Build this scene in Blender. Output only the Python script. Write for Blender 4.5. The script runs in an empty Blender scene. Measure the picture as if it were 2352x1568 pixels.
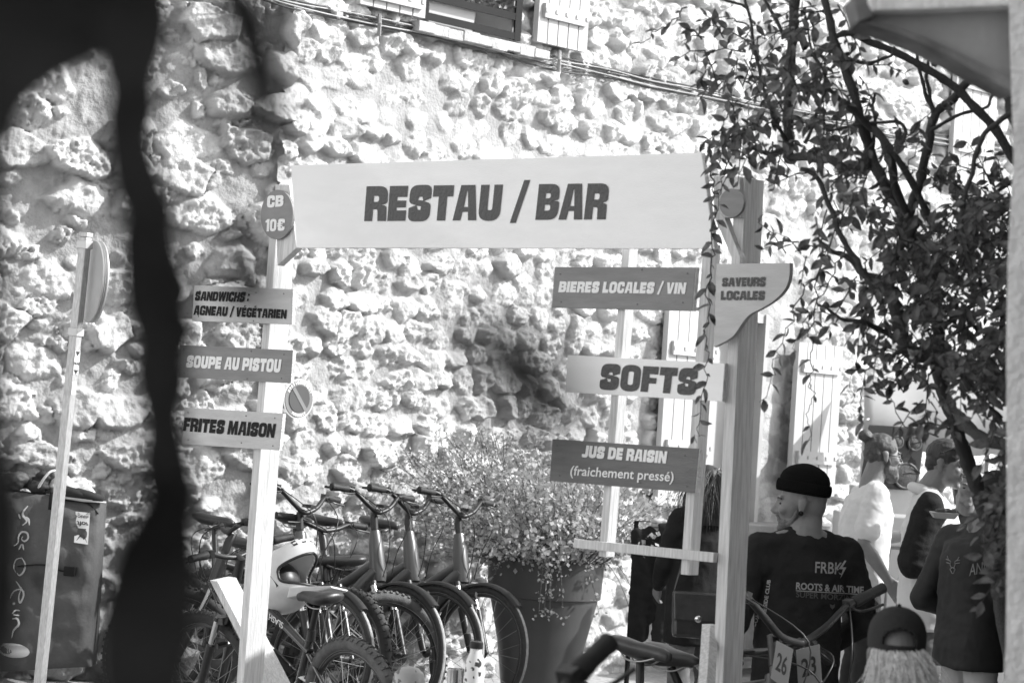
import bpy, bmesh, math, random
import numpy as np
from mathutils import Vector, Matrix, noise as mnoise
from mathutils.geometry import tessellate_polygon
from mathutils.bvhtree import BVHTree
R = math.radians
SC = bpy.context.scene
COL = SC.collection
random.seed(7)
# ---------------------------------------------------------------- camera
FPX = 5553.0                       # 85 mm lens, in units of a 2352 px wide frame
PITCH, ROLL = R(1.6), R(3.7)
CAM = Vector((0, 0, 1.65))
_f = Vector((0, math.cos(PITCH), math.sin(PITCH)))
_u0 = Vector((0, -math.sin(PITCH), math.cos(PITCH)))
_r0 = Vector((1, 0, 0))
RT = math.cos(ROLL)*_r0 + math.sin(ROLL)*_u0
UP = -math.sin(ROLL)*_r0 + math.cos(ROLL)*_u0
cd = bpy.data.cameras.new('camera'); cam = bpy.data.objects.new('camera', cd); COL.objects.link(cam)
cam.matrix_world = Matrix(((RT.x, UP.x, -_f.x, CAM.x), (RT.y, UP.y, -_f.y, CAM.y), (RT.z, UP.z, -_f.z, CAM.z), (0, 0, 0, 1)))
cd.sensor_width = 36; cd.lens = 85; cd.clip_start = .05; cd.clip_end = 3000
cd.dof.use_dof = True; cd.dof.focus_distance = 10.6; cd.dof.aperture_fstop = 6.2
SC.camera = cam
# ---------------------------------------------------------------- light
SUN = Vector((.80, -.02, .60)).normalized()       # towards the sun
w = bpy.data.worlds.new('World'); SC.world = w; w.use_nodes = True
nt = w.node_tree; bg = nt.nodes['Background']
sky = nt.nodes.new('ShaderNodeTexSky'); sky.sky_type = 'NISHITA'; sky.sun_disc = False
sky.sun_elevation = math.asin(SUN.z); sky.sun_rotation = math.atan2(SUN.x, SUN.y)
bw = nt.nodes.new('ShaderNodeRGBToBW')            # the photograph is black and white
nt.links.new(sky.outputs[0], bw.inputs[0]); nt.links.new(bw.outputs[0], bg.inputs['Color'])
bg.inputs['Strength'].default_value = .15
ld = bpy.data.lights.new('sun', 'SUN'); ld.energy = 2.0; ld.angle = R(.5); ld.color = (1, 1, 1)
lo = bpy.data.objects.new('sun', ld); COL.objects.link(lo)
lo.rotation_euler = SUN.to_track_quat('Z', 'Y').to_euler()
vs = SC.view_settings; vs.view_transform = 'Standard'; vs.look = 'None'; vs.gamma = 1; vs.exposure = 1.74
SC.cycles.max_bounces = 6; SC.cycles.diffuse_bounces = 3; SC.cycles.glossy_bounces = 2; SC.cycles.transparent_max_bounces = 6
try: SC.cycles.use_denoising = True
except Exception: pass
# ---------------------------------------------------------------- helpers
def ray(u, v): return (_f + ((u-1176)/FPX)*RT - ((v-784)/FPX)*UP)
def P(u, v, d): return CAM + ray(u, v)*d
def on_plane(u, v, p0, n):
    r = ray(u, v); return CAM + r*((Vector(p0)-CAM).dot(n)/r.dot(n))
def gz(x, y):                       # the street: sloping plane, with the viewer standing on a rise
    t = max(0, min(1, (9.2-y)/4.2))*max(0, min(1, (.95-x)/.6)); return -.381 - .0443*max(-8, min(6, x)) + .0239*min(y, 18) + .33*t*t*(3-2*t)
def V(*a): return Vector(a)
MATS = {}
def mat(name, g, rough=.7, var=.15, vs=6, bump=.0, bs=40, metal=0, spec=.4, stretch=None, coat=0, attr=None):
    if name in MATS: return MATS[name]
    m = bpy.data.materials.new(name); m.use_nodes = True; t = m.node_tree; b = t.nodes['Principled BSDF']
    tc = t.nodes.new('ShaderNodeTexCoord'); src = tc.outputs['Object']
    if stretch:
        mp = t.nodes.new('ShaderNodeMapping'); mp.inputs['Scale'].default_value = stretch
        t.links.new(src, mp.inputs[0]); src = mp.outputs[0]
    n = t.nodes.new('ShaderNodeTexNoise'); n.inputs['Scale'].default_value = vs; n.inputs['Detail'].default_value = 5
    n.inputs['Roughness'].default_value = .62
    t.links.new(src, n.inputs['Vector'])
    r = t.nodes.new('ShaderNodeValToRGB'); r.color_ramp.elements[0].position = .3; r.color_ramp.elements[1].position = .7
    a, c = g*(1-var), min(1, g*(1+var))
    r.color_ramp.elements[0].color = (a, a, a, 1); r.color_ramp.elements[1].color = (c, c, c, 1)
    t.links.new(n.outputs['Fac'], r.inputs['Fac']); col = r.outputs['Color']
    if attr:                                       # a vertex attribute that scales the albedo (stone against mortar)
        at = t.nodes.new('ShaderNodeAttribute'); at.attribute_name = attr
        mx = t.nodes.new('ShaderNodeMix'); mx.data_type = 'RGBA'; mx.blend_type = 'MULTIPLY'; mx.inputs['Factor'].default_value = 1
        t.links.new(col, mx.inputs['A']); t.links.new(at.outputs['Color'], mx.inputs['B']); col = mx.outputs['Result']
    t.links.new(col, b.inputs['Base Color'])
    b.inputs['Roughness'].default_value = rough; b.inputs['Metallic'].default_value = metal
    b.inputs['Specular IOR Level'].default_value = spec
    if coat: b.inputs['Coat Weight'].default_value = coat
    if bump:
        n2 = t.nodes.new('ShaderNodeTexNoise'); n2.inputs['Scale'].default_value = bs; n2.inputs['Detail'].default_value = 4
        t.links.new(src, n2.inputs['Vector'])
        bp = t.nodes.new('ShaderNodeBump'); bp.inputs['Strength'].default_value = bump; bp.inputs['Distance'].default_value = .01
        t.links.new(n2.outputs['Fac'], bp.inputs['Height']); t.links.new(bp.outputs[0], b.inputs['Normal'])
    MATS[name] = m; return m
def tag(o, label=None, cat=None, group=None, kind=None):
    if label: o['label'] = label
    if cat: o['category'] = cat
    if group: o['group'] = group
    if kind: o['kind'] = kind
    return o
def thing(name, label, cat, loc=(0, 0, 0), rot=None, group=None):
    o = bpy.data.objects.new(name, None); COL.objects.link(o); o.empty_display_size = .1
    M = Matrix.Translation(loc)
    if rot is not None: M = M @ (rot.to_4x4() if not isinstance(rot, (int, float)) else Matrix.Rotation(rot, 4, 'Z'))
    o.matrix_basis = M
    return tag(o, label, cat, group)
def wmat(o):
    M = o.matrix_basis.copy()
    while o.parent: o = o.parent; M = o.matrix_basis @ M
    return M
def orient(a, up=(0, 0, 1)):
    z = Vector(a).normalized(); x = Vector(up).cross(z)
    if x.length < 1e-4: x = Vector((1, 0, 0)).cross(z)
    x.normalize(); y = z.cross(x)
    return x, y, z
class MB:
    def __init__(s): s.v = []; s.f = []
    def add(s, vs, fs):
        o = len(s.v); s.v += [Vector(p) for p in vs]; s.f += [tuple(i+o for i in f) for f in fs]; return s
    def hexa(s, b, t):             # 4 bottom + 4 top points
        return s.add(list(b)+list(t), [(3, 2, 1, 0), (4, 5, 6, 7), (0, 1, 5, 4), (1, 2, 6, 5), (2, 3, 7, 6), (3, 0, 4, 7)])
    def box(s, c, h, X=(1, 0, 0), Y=(0, 1, 0), Z=(0, 0, 1)):
        c = Vector(c); X = Vector(X)*h[0]; Y = Vector(Y)*h[1]; Z = Vector(Z)*h[2]
        return s.hexa([c-X-Y-Z, c+X-Y-Z, c+X+Y-Z, c-X+Y-Z], [c-X-Y+Z, c+X-Y+Z, c+X+Y+Z, c-X+Y+Z])
    def tube(s, pts, rad, n=8, cap=True, flat=1.0, up=(0, 0, 1), closed=False):
        pts = [Vector(p) for p in pts]; m = len(pts)
        if not hasattr(rad, '__len__'): rad = [rad]*m
        o = len(s.v); prev = None
        for i, p in enumerate(pts):
            if closed: t = pts[(i+1) % m]-pts[i-1]
            else: t = pts[min(i+1, m-1)]-pts[max(i-1, 0)]
            if t.length < 1e-9: t = Vector((0, 0, 1))
            t.normalize()
            if prev is None: x, y, _ = orient(t, up)
            else:
                x = prev - t*prev.dot(t)
                if x.length < 1e-6: x, y, _ = orient(t, up)
                x.normalize(); y = t.cross(x)
            prev = x
            for k in range(n):
                a = 2*math.pi*k/n; s.v.append(p + x*(math.cos(a)*rad[i]) + y*(math.sin(a)*rad[i]*flat))
        rng = m if closed else m-1
        for i in range(rng):
            j = (i+1) % m
            for k in range(n): s.f.append((o+i*n+k, o+i*n+(k+1) % n, o+j*n+(k+1) % n, o+j*n+k))
        if cap and not closed:
            s.f.append(tuple(o+k for k in reversed(range(n)))); s.f.append(tuple(o+(m-1)*n+k for k in range(n)))
        return s
    def lathe(s, prof, c, axis=(0, 0, 1), n=24, up=(1, 0, 0), cap=True):
        x, y, z = orient(axis, up); c = Vector(c); o = len(s.v); m = len(prof)
        for r, h in prof:
            for k in range(n):
                a = 2*math.pi*k/n; s.v.append(c + z*h + (x*math.cos(a)+y*math.sin(a))*r)
        for i in range(m-1):
            for k in range(n): s.f.append((o+i*n+k, o+i*n+(k+1) % n, o+(i+1)*n+(k+1) % n, o+(i+1)*n+k))
        if cap:
            s.f.append(tuple(o+k for k in reversed(range(n)))); s.f.append(tuple(o+(m-1)*n+k for k in range(n)))
        return s
    def torus(s, c, axis, Rr, r, n=48, m=8, a0=0, a1=2*math.pi, up=(0, 0, 1)):
        x, y, z = orient(axis, up); c = Vector(c)
        full = abs(a1-a0) > 6.28
        k = n if full else n+1
        pts = [c + (x*math.cos(a0+(a1-a0)*i/n)+y*math.sin(a0+(a1-a0)*i/n))*Rr for i in range(k)]
        return s.tube(pts, r, m, closed=full, up=axis)
    def ball(s, c, r, X=None, n=14, m=10):
        c = Vector(c); o = len(s.v)
        if not hasattr(r, '__len__'): r = (r, r, r)
        X = X or Matrix.Identity(3)
        for j in range(m+1):
            th = math.pi*j/m
            for k in range(n):
                a = 2*math.pi*k/n
                s.v.append(c + X @ Vector((r[0]*math.sin(th)*math.cos(a), r[1]*math.sin(th)*math.sin(a), r[2]*math.cos(th))))
        for j in range(m):
            for k in range(n): s.f.append((o+j*n+k, o+(j+1)*n+k, o+(j+1)*n+(k+1) % n, o+j*n+(k+1) % n))
        return s
    def cone(s, a, ra, b, rb, n=14):
        a = Vector(a); b = Vector(b)
        s.ball(a, ra, n=n); s.ball(b, rb, n=n); return s.tube([a, b], [ra, rb], n)
    def slab(s, poly, n, th):       # polygon (3D points) thickened along -n
        k = len(poly); n = Vector(n)*th
        fr = [Vector(p) for p in poly]; bk = [p-n for p in fr]
        tr = tessellate_polygon([fr])
        fs = [tuple(t) for t in tr] + [tuple(i+k for i in reversed(t)) for t in tr] + [(i, (i+1) % k, (i+1) % k+k, i+k) for i in range(k)]
        return s.add(fr+bk, fs)
    def build(s, name, m, parent=None, smooth=False, local=False, fix=True, bevel=0):
        me = bpy.data.meshes.new(name)
        vs = s.v
        if parent is not None and not local:
            Mi = wmat(parent).inverted(); vs = [Mi @ p for p in vs]
        me.from_pydata([tuple(p) for p in vs], [], s.f)
        if fix or bevel:
            bm = bmesh.new(); bm.from_mesh(me)
            if fix: bmesh.ops.recalc_face_normals(bm, faces=bm.faces)
            if bevel:
                es = [e for e in bm.edges if len(e.link_faces) == 2 and e.calc_face_angle(0) > .6]
                bmesh.ops.bevel(bm, geom=es, offset=bevel, segments=2, affect='EDGES', profile=.6)
            bm.to_mesh(me); bm.free()
        if smooth: me.polygons.foreach_set('use_smooth', [True]*len(me.polygons))
        if smooth == 'auto':
            try: me.set_sharp_from_angle(angle=R(38))
            except Exception: pass
        me.materials.append(m)
        o = bpy.data.objects.new(name, me); COL.objects.link(o)
        if parent is not None: o.parent = parent
        return o
def copy_tree(o, parent=None, label=None):
    c = o.copy(); COL.objects.link(c); c.parent = parent
    if label: c['label'] = label
    for ch in list(o.children): copy_tree(ch, c)
    return c
def bez(pts, k=8):                  # Catmull-Rom through points
    pts = [Vector(p) for p in pts]; out = []
    for i in range(len(pts)-1):
        p0 = pts[max(i-1, 0)]; p1 = pts[i]; p2 = pts[i+1]; p3 = pts[min(i+2, len(pts)-1)]
        for j in range(k):
            t = j/k; out.append(.5*((2*p1)+(p2-p0)*t+(2*p0-5*p1+4*p2-p3)*t*t+(3*p1-p0-3*p2+p3)*t**3))
    out.append(pts[-1]); return out
# ---------------------------------------------------------------- lettering
def rp(pts, seg=6):
    out = []; n = len(pts)
    for i in range(n):
        x, y, *r = pts[i]; r = r[0] if r else 0; p = Vector((x, y))
        if r <= 0: out.append((x, y)); continue
        a = Vector(pts[i-1][:2])-p; b = Vector(pts[(i+1) % n][:2])-p
        q = min(r, a.length*.5, b.length*.5); a = p+a.normalized()*q; b = p+b.normalized()*q
        for j in range(seg+1):
            t = j/seg; c = a*(1-t)**2+p*2*t*(1-t)*.97+b*t*t + p*2*t*(1-t)*.03; out.append((c.x, c.y))
    return out
def _O(w): return [[(0, -.02, .3), (w, -.02, .3), (w, 1.02, .3), (0, 1.02, .3)], [(.23, .24, .07), (.23, .76, .07), (w-.23, .76, .07), (w-.23, .24, .07)]]
_E = [[(0, 0), (.52, 0), (.52, .3), (.24, .3), (.24, .38), (.5, .38), (.5, .58), (.24, .58), (.24, .68), (.52, .68), (.52, 1), (0, 1)]]
_Ac = [[(.2, 1.06), (.33, 1.06), (.42, 1.24), (.24, 1.24)]]
GL = {
 'A': (.68, [[(0, 0), (.22, 0), (.26, .24), (.42, .24), (.44, 0), (.68, 0), (.56, 1), (.16, 1)], [(.29, .38), (.34, .84), (.36, .84), (.41, .38)]]),
 'B': (.62, [[(0, 0), (.62, 0, .28), (.64, .52, .16), (.46, .53, .02), (.62, .55, .14), (.6, 1, .28), (0, 1)], [(.23, .26), (.23, .42), (.39, .42, .06), (.39, .26, .06)], [(.23, .6), (.23, .74), (.37, .74, .06), (.37, .6, .06)]]),
 'C': (.6, [[(0, -.02, .3), (.6, -.02, .3), (.6, .42), (.38, .42), (.38, .24, .06), (.24, .24, .06), (.24, .76, .06), (.38, .76, .06), (.38, .6), (.6, .6), (.6, 1.02, .3), (0, 1.02, .3)]]),
 'D': (.63, [[(0, 0), (.63, 0, .32), (.63, 1, .32), (0, 1)], [(.24, .26), (.24, .74), (.4, .74, .1), (.4, .26, .1)]]),
 'E': (.54, _E), 'É': (.54, _E+[['new']+_Ac[0]]),
 'F': (.52, [[(0, 0), (.24, 0), (.24, .34), (.48, .34), (.48, .56), (.24, .56), (.24, .7), (.52, .7), (.52, 1), (0, 1)]]),
 'G': (.63, [[(0, -.02, .3), (.63, -.02, .24), (.63, .54), (.33, .54), (.33, .36), (.42, .36), (.42, .24, .05), (.24, .24, .06), (.24, .76, .06), (.4, .76, .06), (.4, .64), (.63, .64), (.63, 1.02, .3), (0, 1.02, .3)]]),
 'H': (.64, [[(0, 0), (.24, 0), (.24, .38), (.4, .38), (.4, 0), (.64, 0), (.64, 1), (.4, 1), (.4, .62), (.24, .62), (.24, 1), (0, 1)]]),
 'I': (.25, [[(0, 0), (.25, 0), (.25, 1), (0, 1)]]),
 'J': (.5, [[(0, -.02, .2), (.5, -.02, .28), (.5, 1), (.26, 1), (.26, .26, .05), (0, .26)]]),
 'L': (.5, [[(0, 0), (.5, 0), (.5, .31), (.25, .31), (.25, 1), (0, 1)]]),
 'M': (.82, [[(0, 0), (.22, 0), (.24, .55), (.34, 0), (.48, 0), (.58, .55), (.6, 0), (.82, 0), (.78, 1), (.52, 1), (.41, .45), (.3, 1), (.04, 1)]]),
 'N': (.66, [[(0, 0), (.22, 0), (.22, .5), (.42, 0), (.66, 0), (.66, 1), (.44, 1), (.44, .5), (.24, 1), (0, 1)]]),
 'O': (.64, _O(.64)), '0': (.52, [[(0, -.02, .26), (.52, -.02, .26), (.52, 1.02, .26), (0, 1.02, .26)], [(.19, .2, .07), (.19, .8, .07), (.33, .8, .07), (.33, .2, .07)]]),
 'P': (.6, [[(0, 0), (.24, 0), (.24, .3), (.62, .3, .28), (.62, 1, .28), (0, 1)], [(.24, .55), (.24, .75), (.38, .75, .07), (.38, .55, .07)]]),
 'R': (.62, [[(0, 0), (.23, 0), (.23, .34), (.36, .34, .08), (.38, 0), (.63, 0), (.61, .44, .14), (.46, .46, .03), (.63, .5, .18), (.62, 1, .28), (0, 1)], [(.23, .55), (.23, .72), (.38, .72, .06), (.38, .55, .06)]]),
 'S': (.62, [[(.42, .555), (.62, .64), (.62, 1.02, .3), (0, 1.02, .3), (0, .5, .18), (.2, .445), (0, .36), (0, -.02, .3), (.62, -.02, .3), (.62, .5, .18)], [(.24, .59), (.28, .68), (.37, .68), (.4, .575)], [(.22, .43), (.35, .41), (.34, .31), (.26, .31)]]),
 'T': (.58, [[(.17, 0), (.41, 0), (.41, .68), (.58, .68), (.58, 1), (0, 1), (0, .68), (.17, .68)]]),
 'U': (.62, [[(0, -.02, .3), (.62, -.02, .3), (.62, 1), (.38, 1), (.38, .28, .07), (.24, .28, .07), (.24, 1), (0, 1)]]),
 'V': (.64, [[(.18, 0), (.46, 0), (.64, 1), (.4, 1), (.32, .35), (.24, 1), (0, 1)]]),
 'W': (.9, [[(.12, 0), (.36, 0), (.45, .55), (.54, 0), (.78, 0), (.9, 1), (.68, 1), (.63, .45), (.56, 1), (.34, 1), (.27, .45), (.22, 1), (0, 1)]]),
 '/': (.42, [[(0, -.08), (.17, -.08), (.46, 1.12), (.29, 1.12)]]),
 ':': (.2, [[(0, .1), (.2, .1), (.2, .34), (0, .34)], ['new', (0, .6), (.2, .6), (.2, .84), (0, .84)]]),
 '1': (.32, [[(.12, 0), (.32, 0), (.32, 1.02), (.16, 1.02), (0, .86), (0, .72), (.12, .76)]]),
 '€': (.62, [[(.08, -.02, .3), (.62, -.02, .3), (.62, .34), (.42, .34), (.42, .24, .04), (.3, .24, .04), (.3, .36), (.44, .36), (.44, .48), (.3, .48), (.3, .55), (.44, .55), (.44, .66), (.3, .66), (.3, .76, .04), (.42, .76, .04), (.42, .66), (.62, .66), (.62, 1.02, .3), (.08, 1.02, .3), (.08, .66), (0, .66), (0, .55), (.08, .55), (.08, .48), (0, .48), (0, .36), (.08, .36)]]),
}
def heavy_text(s, gap=.05):
    vs = []; fs = []; x = 0
    for ch in s:
        if ch == ' ': x += .26; continue
        w_, paths = GL[ch]; groups = []
        for i, p in enumerate(paths):
            if p[0] == 'new': groups.append([rp(p[1:])])
            elif i == 0: groups.append([rp(p)])
            else: groups[0].append(rp(p))
        for g in groups:
            polys = [[Vector((a+x, b, 0)) for a, b in q] for q in g]
            o = len(vs)
            for q in polys: vs += q
            fs += [tuple(i+o for i in t) for t in tessellate_polygon(polys)]
        x += w_+gap
    W = x-gap
    return [(p.x/W, p.y) for p in vs], fs, W
def plain_text(s, bold=.0, sub=0):
    c = bpy.data.curves.new('t', 'FONT'); c.body = s; c.offset = bold; c.resolution_u = 3
    o = bpy.data.objects.new('t', c); COL.objects.link(o)
    me = bpy.data.meshes.new_from_object(o.evaluated_get(bpy.context.evaluated_depsgraph_get()))
    vs = [tuple(v.co[:2]) for v in me.vertices]; fs = [tuple(p.vertices) for p in me.polygons]
    bpy.data.objects.remove(o); bpy.data.curves.remove(c); bpy.data.meshes.remove(me)
    xs = [a for a, b in vs]; x0, x1 = min(xs), max(xs)
    cap = .73
    return [((a-x0)/(x1-x0), b/cap) for a, b in vs], fs, (x1-x0)/cap
def quad_map(q, s, t):              # q = TL, TR, BR, BL
    tl, tr, br, bl = q
    return [(bl[i]*(1-s)+br[i]*s)*(1-t)+(tl[i]*(1-s)+tr[i]*s)*t for i in range(len(tl))]
def text_on_plane(s, q, p0, n, m, parent, heavy=True, off=.002, bold=.0, name='lettering', gap=.05):
    vs, fs, W = heavy_text(s, gap) if heavy else plain_text(s, bold)
    b = MB(); b.add([on_plane(*quad_map(q, a, t), Vector(p0)+Vector(n)*off, n) for a, t in vs], fs)
    return b.build(name, m, parent, fix=False)
def text_on_mesh(s, q, bvh, m, parent, heavy=False, off=.004, bold=.0, name='lettering', fill=True):
    vs, fs, W = heavy_text(s) if heavy else plain_text(s, bold)
    pts = []
    for a, t in vs:
        u, v = quad_map(q, a, t); r = ray(u, v).normalized(); h, nn, _, dd = bvh.ray_cast(CAM, r)
        pts.append(h)
    ok = [p for p in pts if p is not None]
    if not ok: return None
    fs = [f for f in fs if all(pts[i] is not None for i in f)]
    b = MB(); b.add([(p if p is not None else ok[0]) + (CAM-(p if p is not None else ok[0])).normalized()*off for p in pts], fs)
    return b.build(name, m, parent, fix=False)
def bvh_of(*objs):
    vs = []; fs = []
    for o in objs:
        M = wmat(o); k = len(vs); vs += [M @ v.co for v in o.data.vertices]; fs += [tuple(i+k for i in p.vertices) for p in o.data.polygons]
    return BVHTree.FromPolygons(vs, fs)
# ---------------------------------------------------------------- numpy noise
def _h(ix, iy, s):
    k = (ix.astype(np.int64)*374761393 + iy.astype(np.int64)*668265263 + s*974634541) & 0xffffffff
    k = ((k ^ (k >> 13))*1274126177) & 0xffffffff
    return ((k ^ (k >> 16)) & 0xffff)/65535.0
def vnoise(x, y, s=0):
    ix = np.floor(x); iy = np.floor(y); fx = x-ix; fy = y-iy
    fx = fx*fx*(3-2*fx); fy = fy*fy*(3-2*fy)
    a = _h(ix, iy, s); b = _h(ix+1, iy, s); c = _h(ix, iy+1, s); d = _h(ix+1, iy+1, s)
    return (a*(1-fx)+b*fx)*(1-fy)+(c*(1-fx)+d*fx)*fy
def fbm(x, y, o=4, s=0, ridged=False):
    t = 0; a = .5
    for i in range(o):
        n_ = vnoise(x*2**i+i*17.3, y*2**i-i*9.1, s+i)
        if ridged: n_ = 1-abs(2*n_-1)
        t = t+a*n_; a *= .5
    return t
# ================================================================ SETTING
def grid_mesh(name, vs, nx, ny, m, parent=None, keep=None, attr=None, smooth=True):
    idx = np.arange(nx*ny).reshape(ny, nx)
    f = np.stack([idx[:-1, :-1], idx[:-1, 1:], idx[1:, 1:], idx[1:, :-1]], -1).reshape(-1, 4)
    if keep is not None: f = f[keep.reshape(-1)]
    if parent is not None:
        L = np.array(parent.matrix_basis.translation); vs = vs-L
    me = bpy.data.meshes.new(name); me.vertices.add(len(vs)); me.vertices.foreach_set('co', vs.astype(np.float32).ravel())
    me.loops.add(f.size); me.loops.foreach_set('vertex_index', f.ravel().astype(np.int32))
    me.polygons.add(len(f)); me.polygons.foreach_set('loop_start', np.arange(0, f.size, 4, dtype=np.int32))
    me.update(calc_edges=True)
    me.polygons.foreach_set('use_smooth', np.full(len(f), smooth))
    if attr is not None:
        ca = me.color_attributes.new('alb', 'FLOAT_COLOR', 'POINT')
        c = np.repeat(attr.reshape(-1, 1), 4, 1); c[:, 3] = 1; ca.data.foreach_set('color', c.astype(np.float32).ravel())
    me.materials.append(m); o = bpy.data.objects.new(name, me); COL.objects.link(o)
    if parent is not None: o.parent = parent
    return o
def stones(T, Z, cw, ch, seed, cover, hmax, size=1.0):
    """rubble masonry relief from faceted stones in rough courses: height, stone mask, stone id"""
    wx = (fbm(T*7, Z*7, 4, seed+50)-.47)*.075; wz = (fbm(T*7+31, Z*7+7, 4, seed+60)-.47)*.065
    x = (T+wx)/cw; z = (Z+wz)/ch + .6*(fbm(T*.7, Z*.5, 2, seed+3)-.4)
    jz = np.floor(z); H = np.zeros(T.shape); M = np.zeros(T.shape); B = np.zeros(T.shape)
    for dj in (-1, 0, 1):
        row = jz+dj; off = _h(row, row*0+3, seed); jx = np.floor(x-off)
        for di in (-1, 0, 1):
            cx = jx+di; r = lambda k: _h(cx, row, seed+k)
            px = cx+.5+off+(r(1)-.5)*.45; pz = row+.5+(r(2)-.5)*.35
            sa = (.42+.22*r(8))*size; sb_ = (.42+.20*r(18))*size
            dx = (x-px)/sa; dz = (z-pz)/sb_
            D = np.full(T.shape, -9.0)
            for k in range(7):
                th = 2*np.pi*k/7+(r(20+k)-.5)*.8; D = np.maximum(D, (np.cos(th)*dx+np.sin(th)*dz)/(.74+.36*r(30+k)))
            bev = .10+.42*r(40)**1.5; top = np.clip((1-D)/bev, 0, 1); top = top*(1.6-.6*top)
            bid = r(4); hh = hmax*(.30+.9*r(41)); on = bid < cover
            h = top*hh*(1+(r(42)-.5)*.9*dx+(r(43)-.5)*.9*dz)*on
            nb = h > H; H = np.where(nb, h, H); M = np.where(nb, np.clip(top*1.5, 0, 1), M); B = np.where(nb, bid, B)
    sr = .35+1.3*((B*71.9) % 1)
    rough = fbm(T*34, Z*34, 4, seed+11, True)-.5
    chunk = np.abs(fbm(T*11+B*40, Z*11, 3, seed+12)-.47)*2-.2
    h = H+M*((fbm(T*62, Z*62, 3, seed+21, True)-.5)*.020*sr+rough*.030*sr-chunk*.032+(fbm(T*19, Z*19, 3, seed+17)-.45)*.040*sr)
    plaster = (fbm(T*2.2, Z*2.2, 4, seed+13)-.45)*.05+(fbm(T*38, Z*22, 3, seed+14)-.45)*.014+(fbm(T*9, Z*9, 3, seed+16)-.45)*.03
    # mortar smeared over the stones' shoulders in places
    wash = np.clip((fbm(T*1.6, Z*1.6, 3, seed+9)-.40)*5, 0, 1)
    fill = .012*(1-wash)+.002
    out = np.maximum(h, plaster*.6+fill)+plaster*.5
    M = np.where(h > plaster*.6+fill, M, 0)
    pit = np.clip(.2-vnoise(T*20, Z*20, seed+15), 0, 1)*M*.06*sr
    return out-pit, M, B, wash
M_WALL = mat('limestone_masonry', .41, .95, .18, 9, .8, 60, attr='alb', spec=.1)
# ---- ground
def ground():
    nx, ny = 180, 200
    xs = np.concatenate([np.linspace(-400, -8, 20), np.linspace(-7.9, 9.9, 140), np.linspace(10, 400, 20)])
    ys = np.concatenate([np.linspace(-300, .9, 20), np.linspace(1, 24, 150), np.linspace(24.5, 900, 30)])
    X, Y = np.meshgrid(xs, ys)
    tt = np.clip((9.2-Y)/4.2, 0, 1)*np.clip((.95-X)/.6, 0, 1); Z = -.381-.0443*np.clip(X, -8, 6)+.0239*np.minimum(Y, 18)+.33*tt*tt*(3-2*tt)+(fbm(X*1.5, Y*1.5, 3, 5)-.45)*.025
    m = mat('gravel_ground', .34, .95, .3, 30, .5, 120, spec=.1)
    o = grid_mesh('ground', np.stack([X, Y, Z], -1).reshape(-1, 3), nx, ny, m)
    tag(o, kind='structure')
ground()
# ---- right house wall: starts at the corner near u=610 and runs away to the right
C0 = Vector((-1.387, 13.6, 0)); WD = Vector((.68, .733, 0)).normalized(); WN = Vector((WD.y, -WD.x, 0))
def wall_pt(u, v, off=0): return on_plane(u, v, C0+WN*off, WN)
def wall_tz(u, v):
    p = wall_pt(u, v); return (p-C0).dot(WD), p.z
def wp(t, z, off=0): return C0+WD*t+WN*off+Vector((0, 0, z))
house = thing('house', 'old rubble stone house with pale wooden shutters, running back along the street', 'house', C0+Vector((0, 0, 0)))
WIN = {}       # openings t0,t1,z0,z1
a = wall_tz(943, 55); b = wall_tz(1165, 92)
WIN['up'] = (a[0], b[0], min(a[1], b[1])-.0, a[1]+1.5)
a = wall_tz(1598, 705); b = wall_tz(1735, 1150)
WIN['door'] = (a[0], b[0]-.05, b[1]-.75, a[1])
def right_wall():
    t = np.arange(-.02, 9.9, .0095); z = np.arange(-.5, 6.0, .0095)
    T, Z = np.meshgrid(t, z)
    h, m, bid, wash = stones(T, Z, .20, .142, 11, .98, .066, 1.06)
    # plain render round the ground floor opening and at the far foot
    d0, d1, z0, z1 = WIN['door']
    pl = np.clip(1-np.maximum(np.maximum(d0-.12-T, T-(d1+.33))/.15, (Z-(z1+.25))/.2), 0, 1)
    pl = np.maximum(pl, np.clip((.55-Z+.25*(fbm(T*2, Z*2, 3, 77)-.4))/.25, 0, 1)*np.clip((T-3)/.5, 0, 1))
    cz = wall_tz(1000, 70)[1]
    # flush pointing in a band under the cables
    zc = 3.55-.10*T
    band = np.clip(1-np.abs(Z-(zc-.08))/.28, 0, 1)
    h = h*(1-.75*band); h = h*(1-.9*pl)+pl*(fbm(T*6, Z*6, 3, 78)-.45)*.012
    # quoins stand proud above, near the corner
    q = np.clip((.75-T)/.08, 0, 1)*np.clip((Z-2.3)/.1, 0, 1)
    h = h+q*.02
    alb = 1.0+m*(.02+.42*((bid*5.7) % 1))*(1-pl)-(1-m)*.20
    stain = np.clip((fbm(T*1.1, Z*.8, 4, 21)-.55)*4, 0, 1)
    alb = alb*(1-.25*stain*np.clip((1.2-Z)/1.0, 0, 1)); alb = alb*(1-.22*band*fbm(T*6, Z*6, 3, 22))
    alb = alb*(1-.18*pl*(fbm(T*3, Z*3, 3, 79)>.48))
    vs = np.array(C0)+T[..., None]*np.array(WD)+h[..., None]*np.array(WN); vs[..., 2] += Z
    Tc = T[:-1, :-1]+.005; Zc = Z[:-1, :-1]+.005; keep = np.ones(Tc.shape, bool)
    for k, (a0, a1, b0, b1) in WIN.items(): keep &= ~((Tc > a0) & (Tc < a1) & (Zc > b0) & (Zc < b1))
    return grid_mesh('wall', vs.reshape(-1, 3), len(t), len(z), M_WALL, house, keep, np.clip(alb, .3, 1.6))
right_wall()
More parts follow.
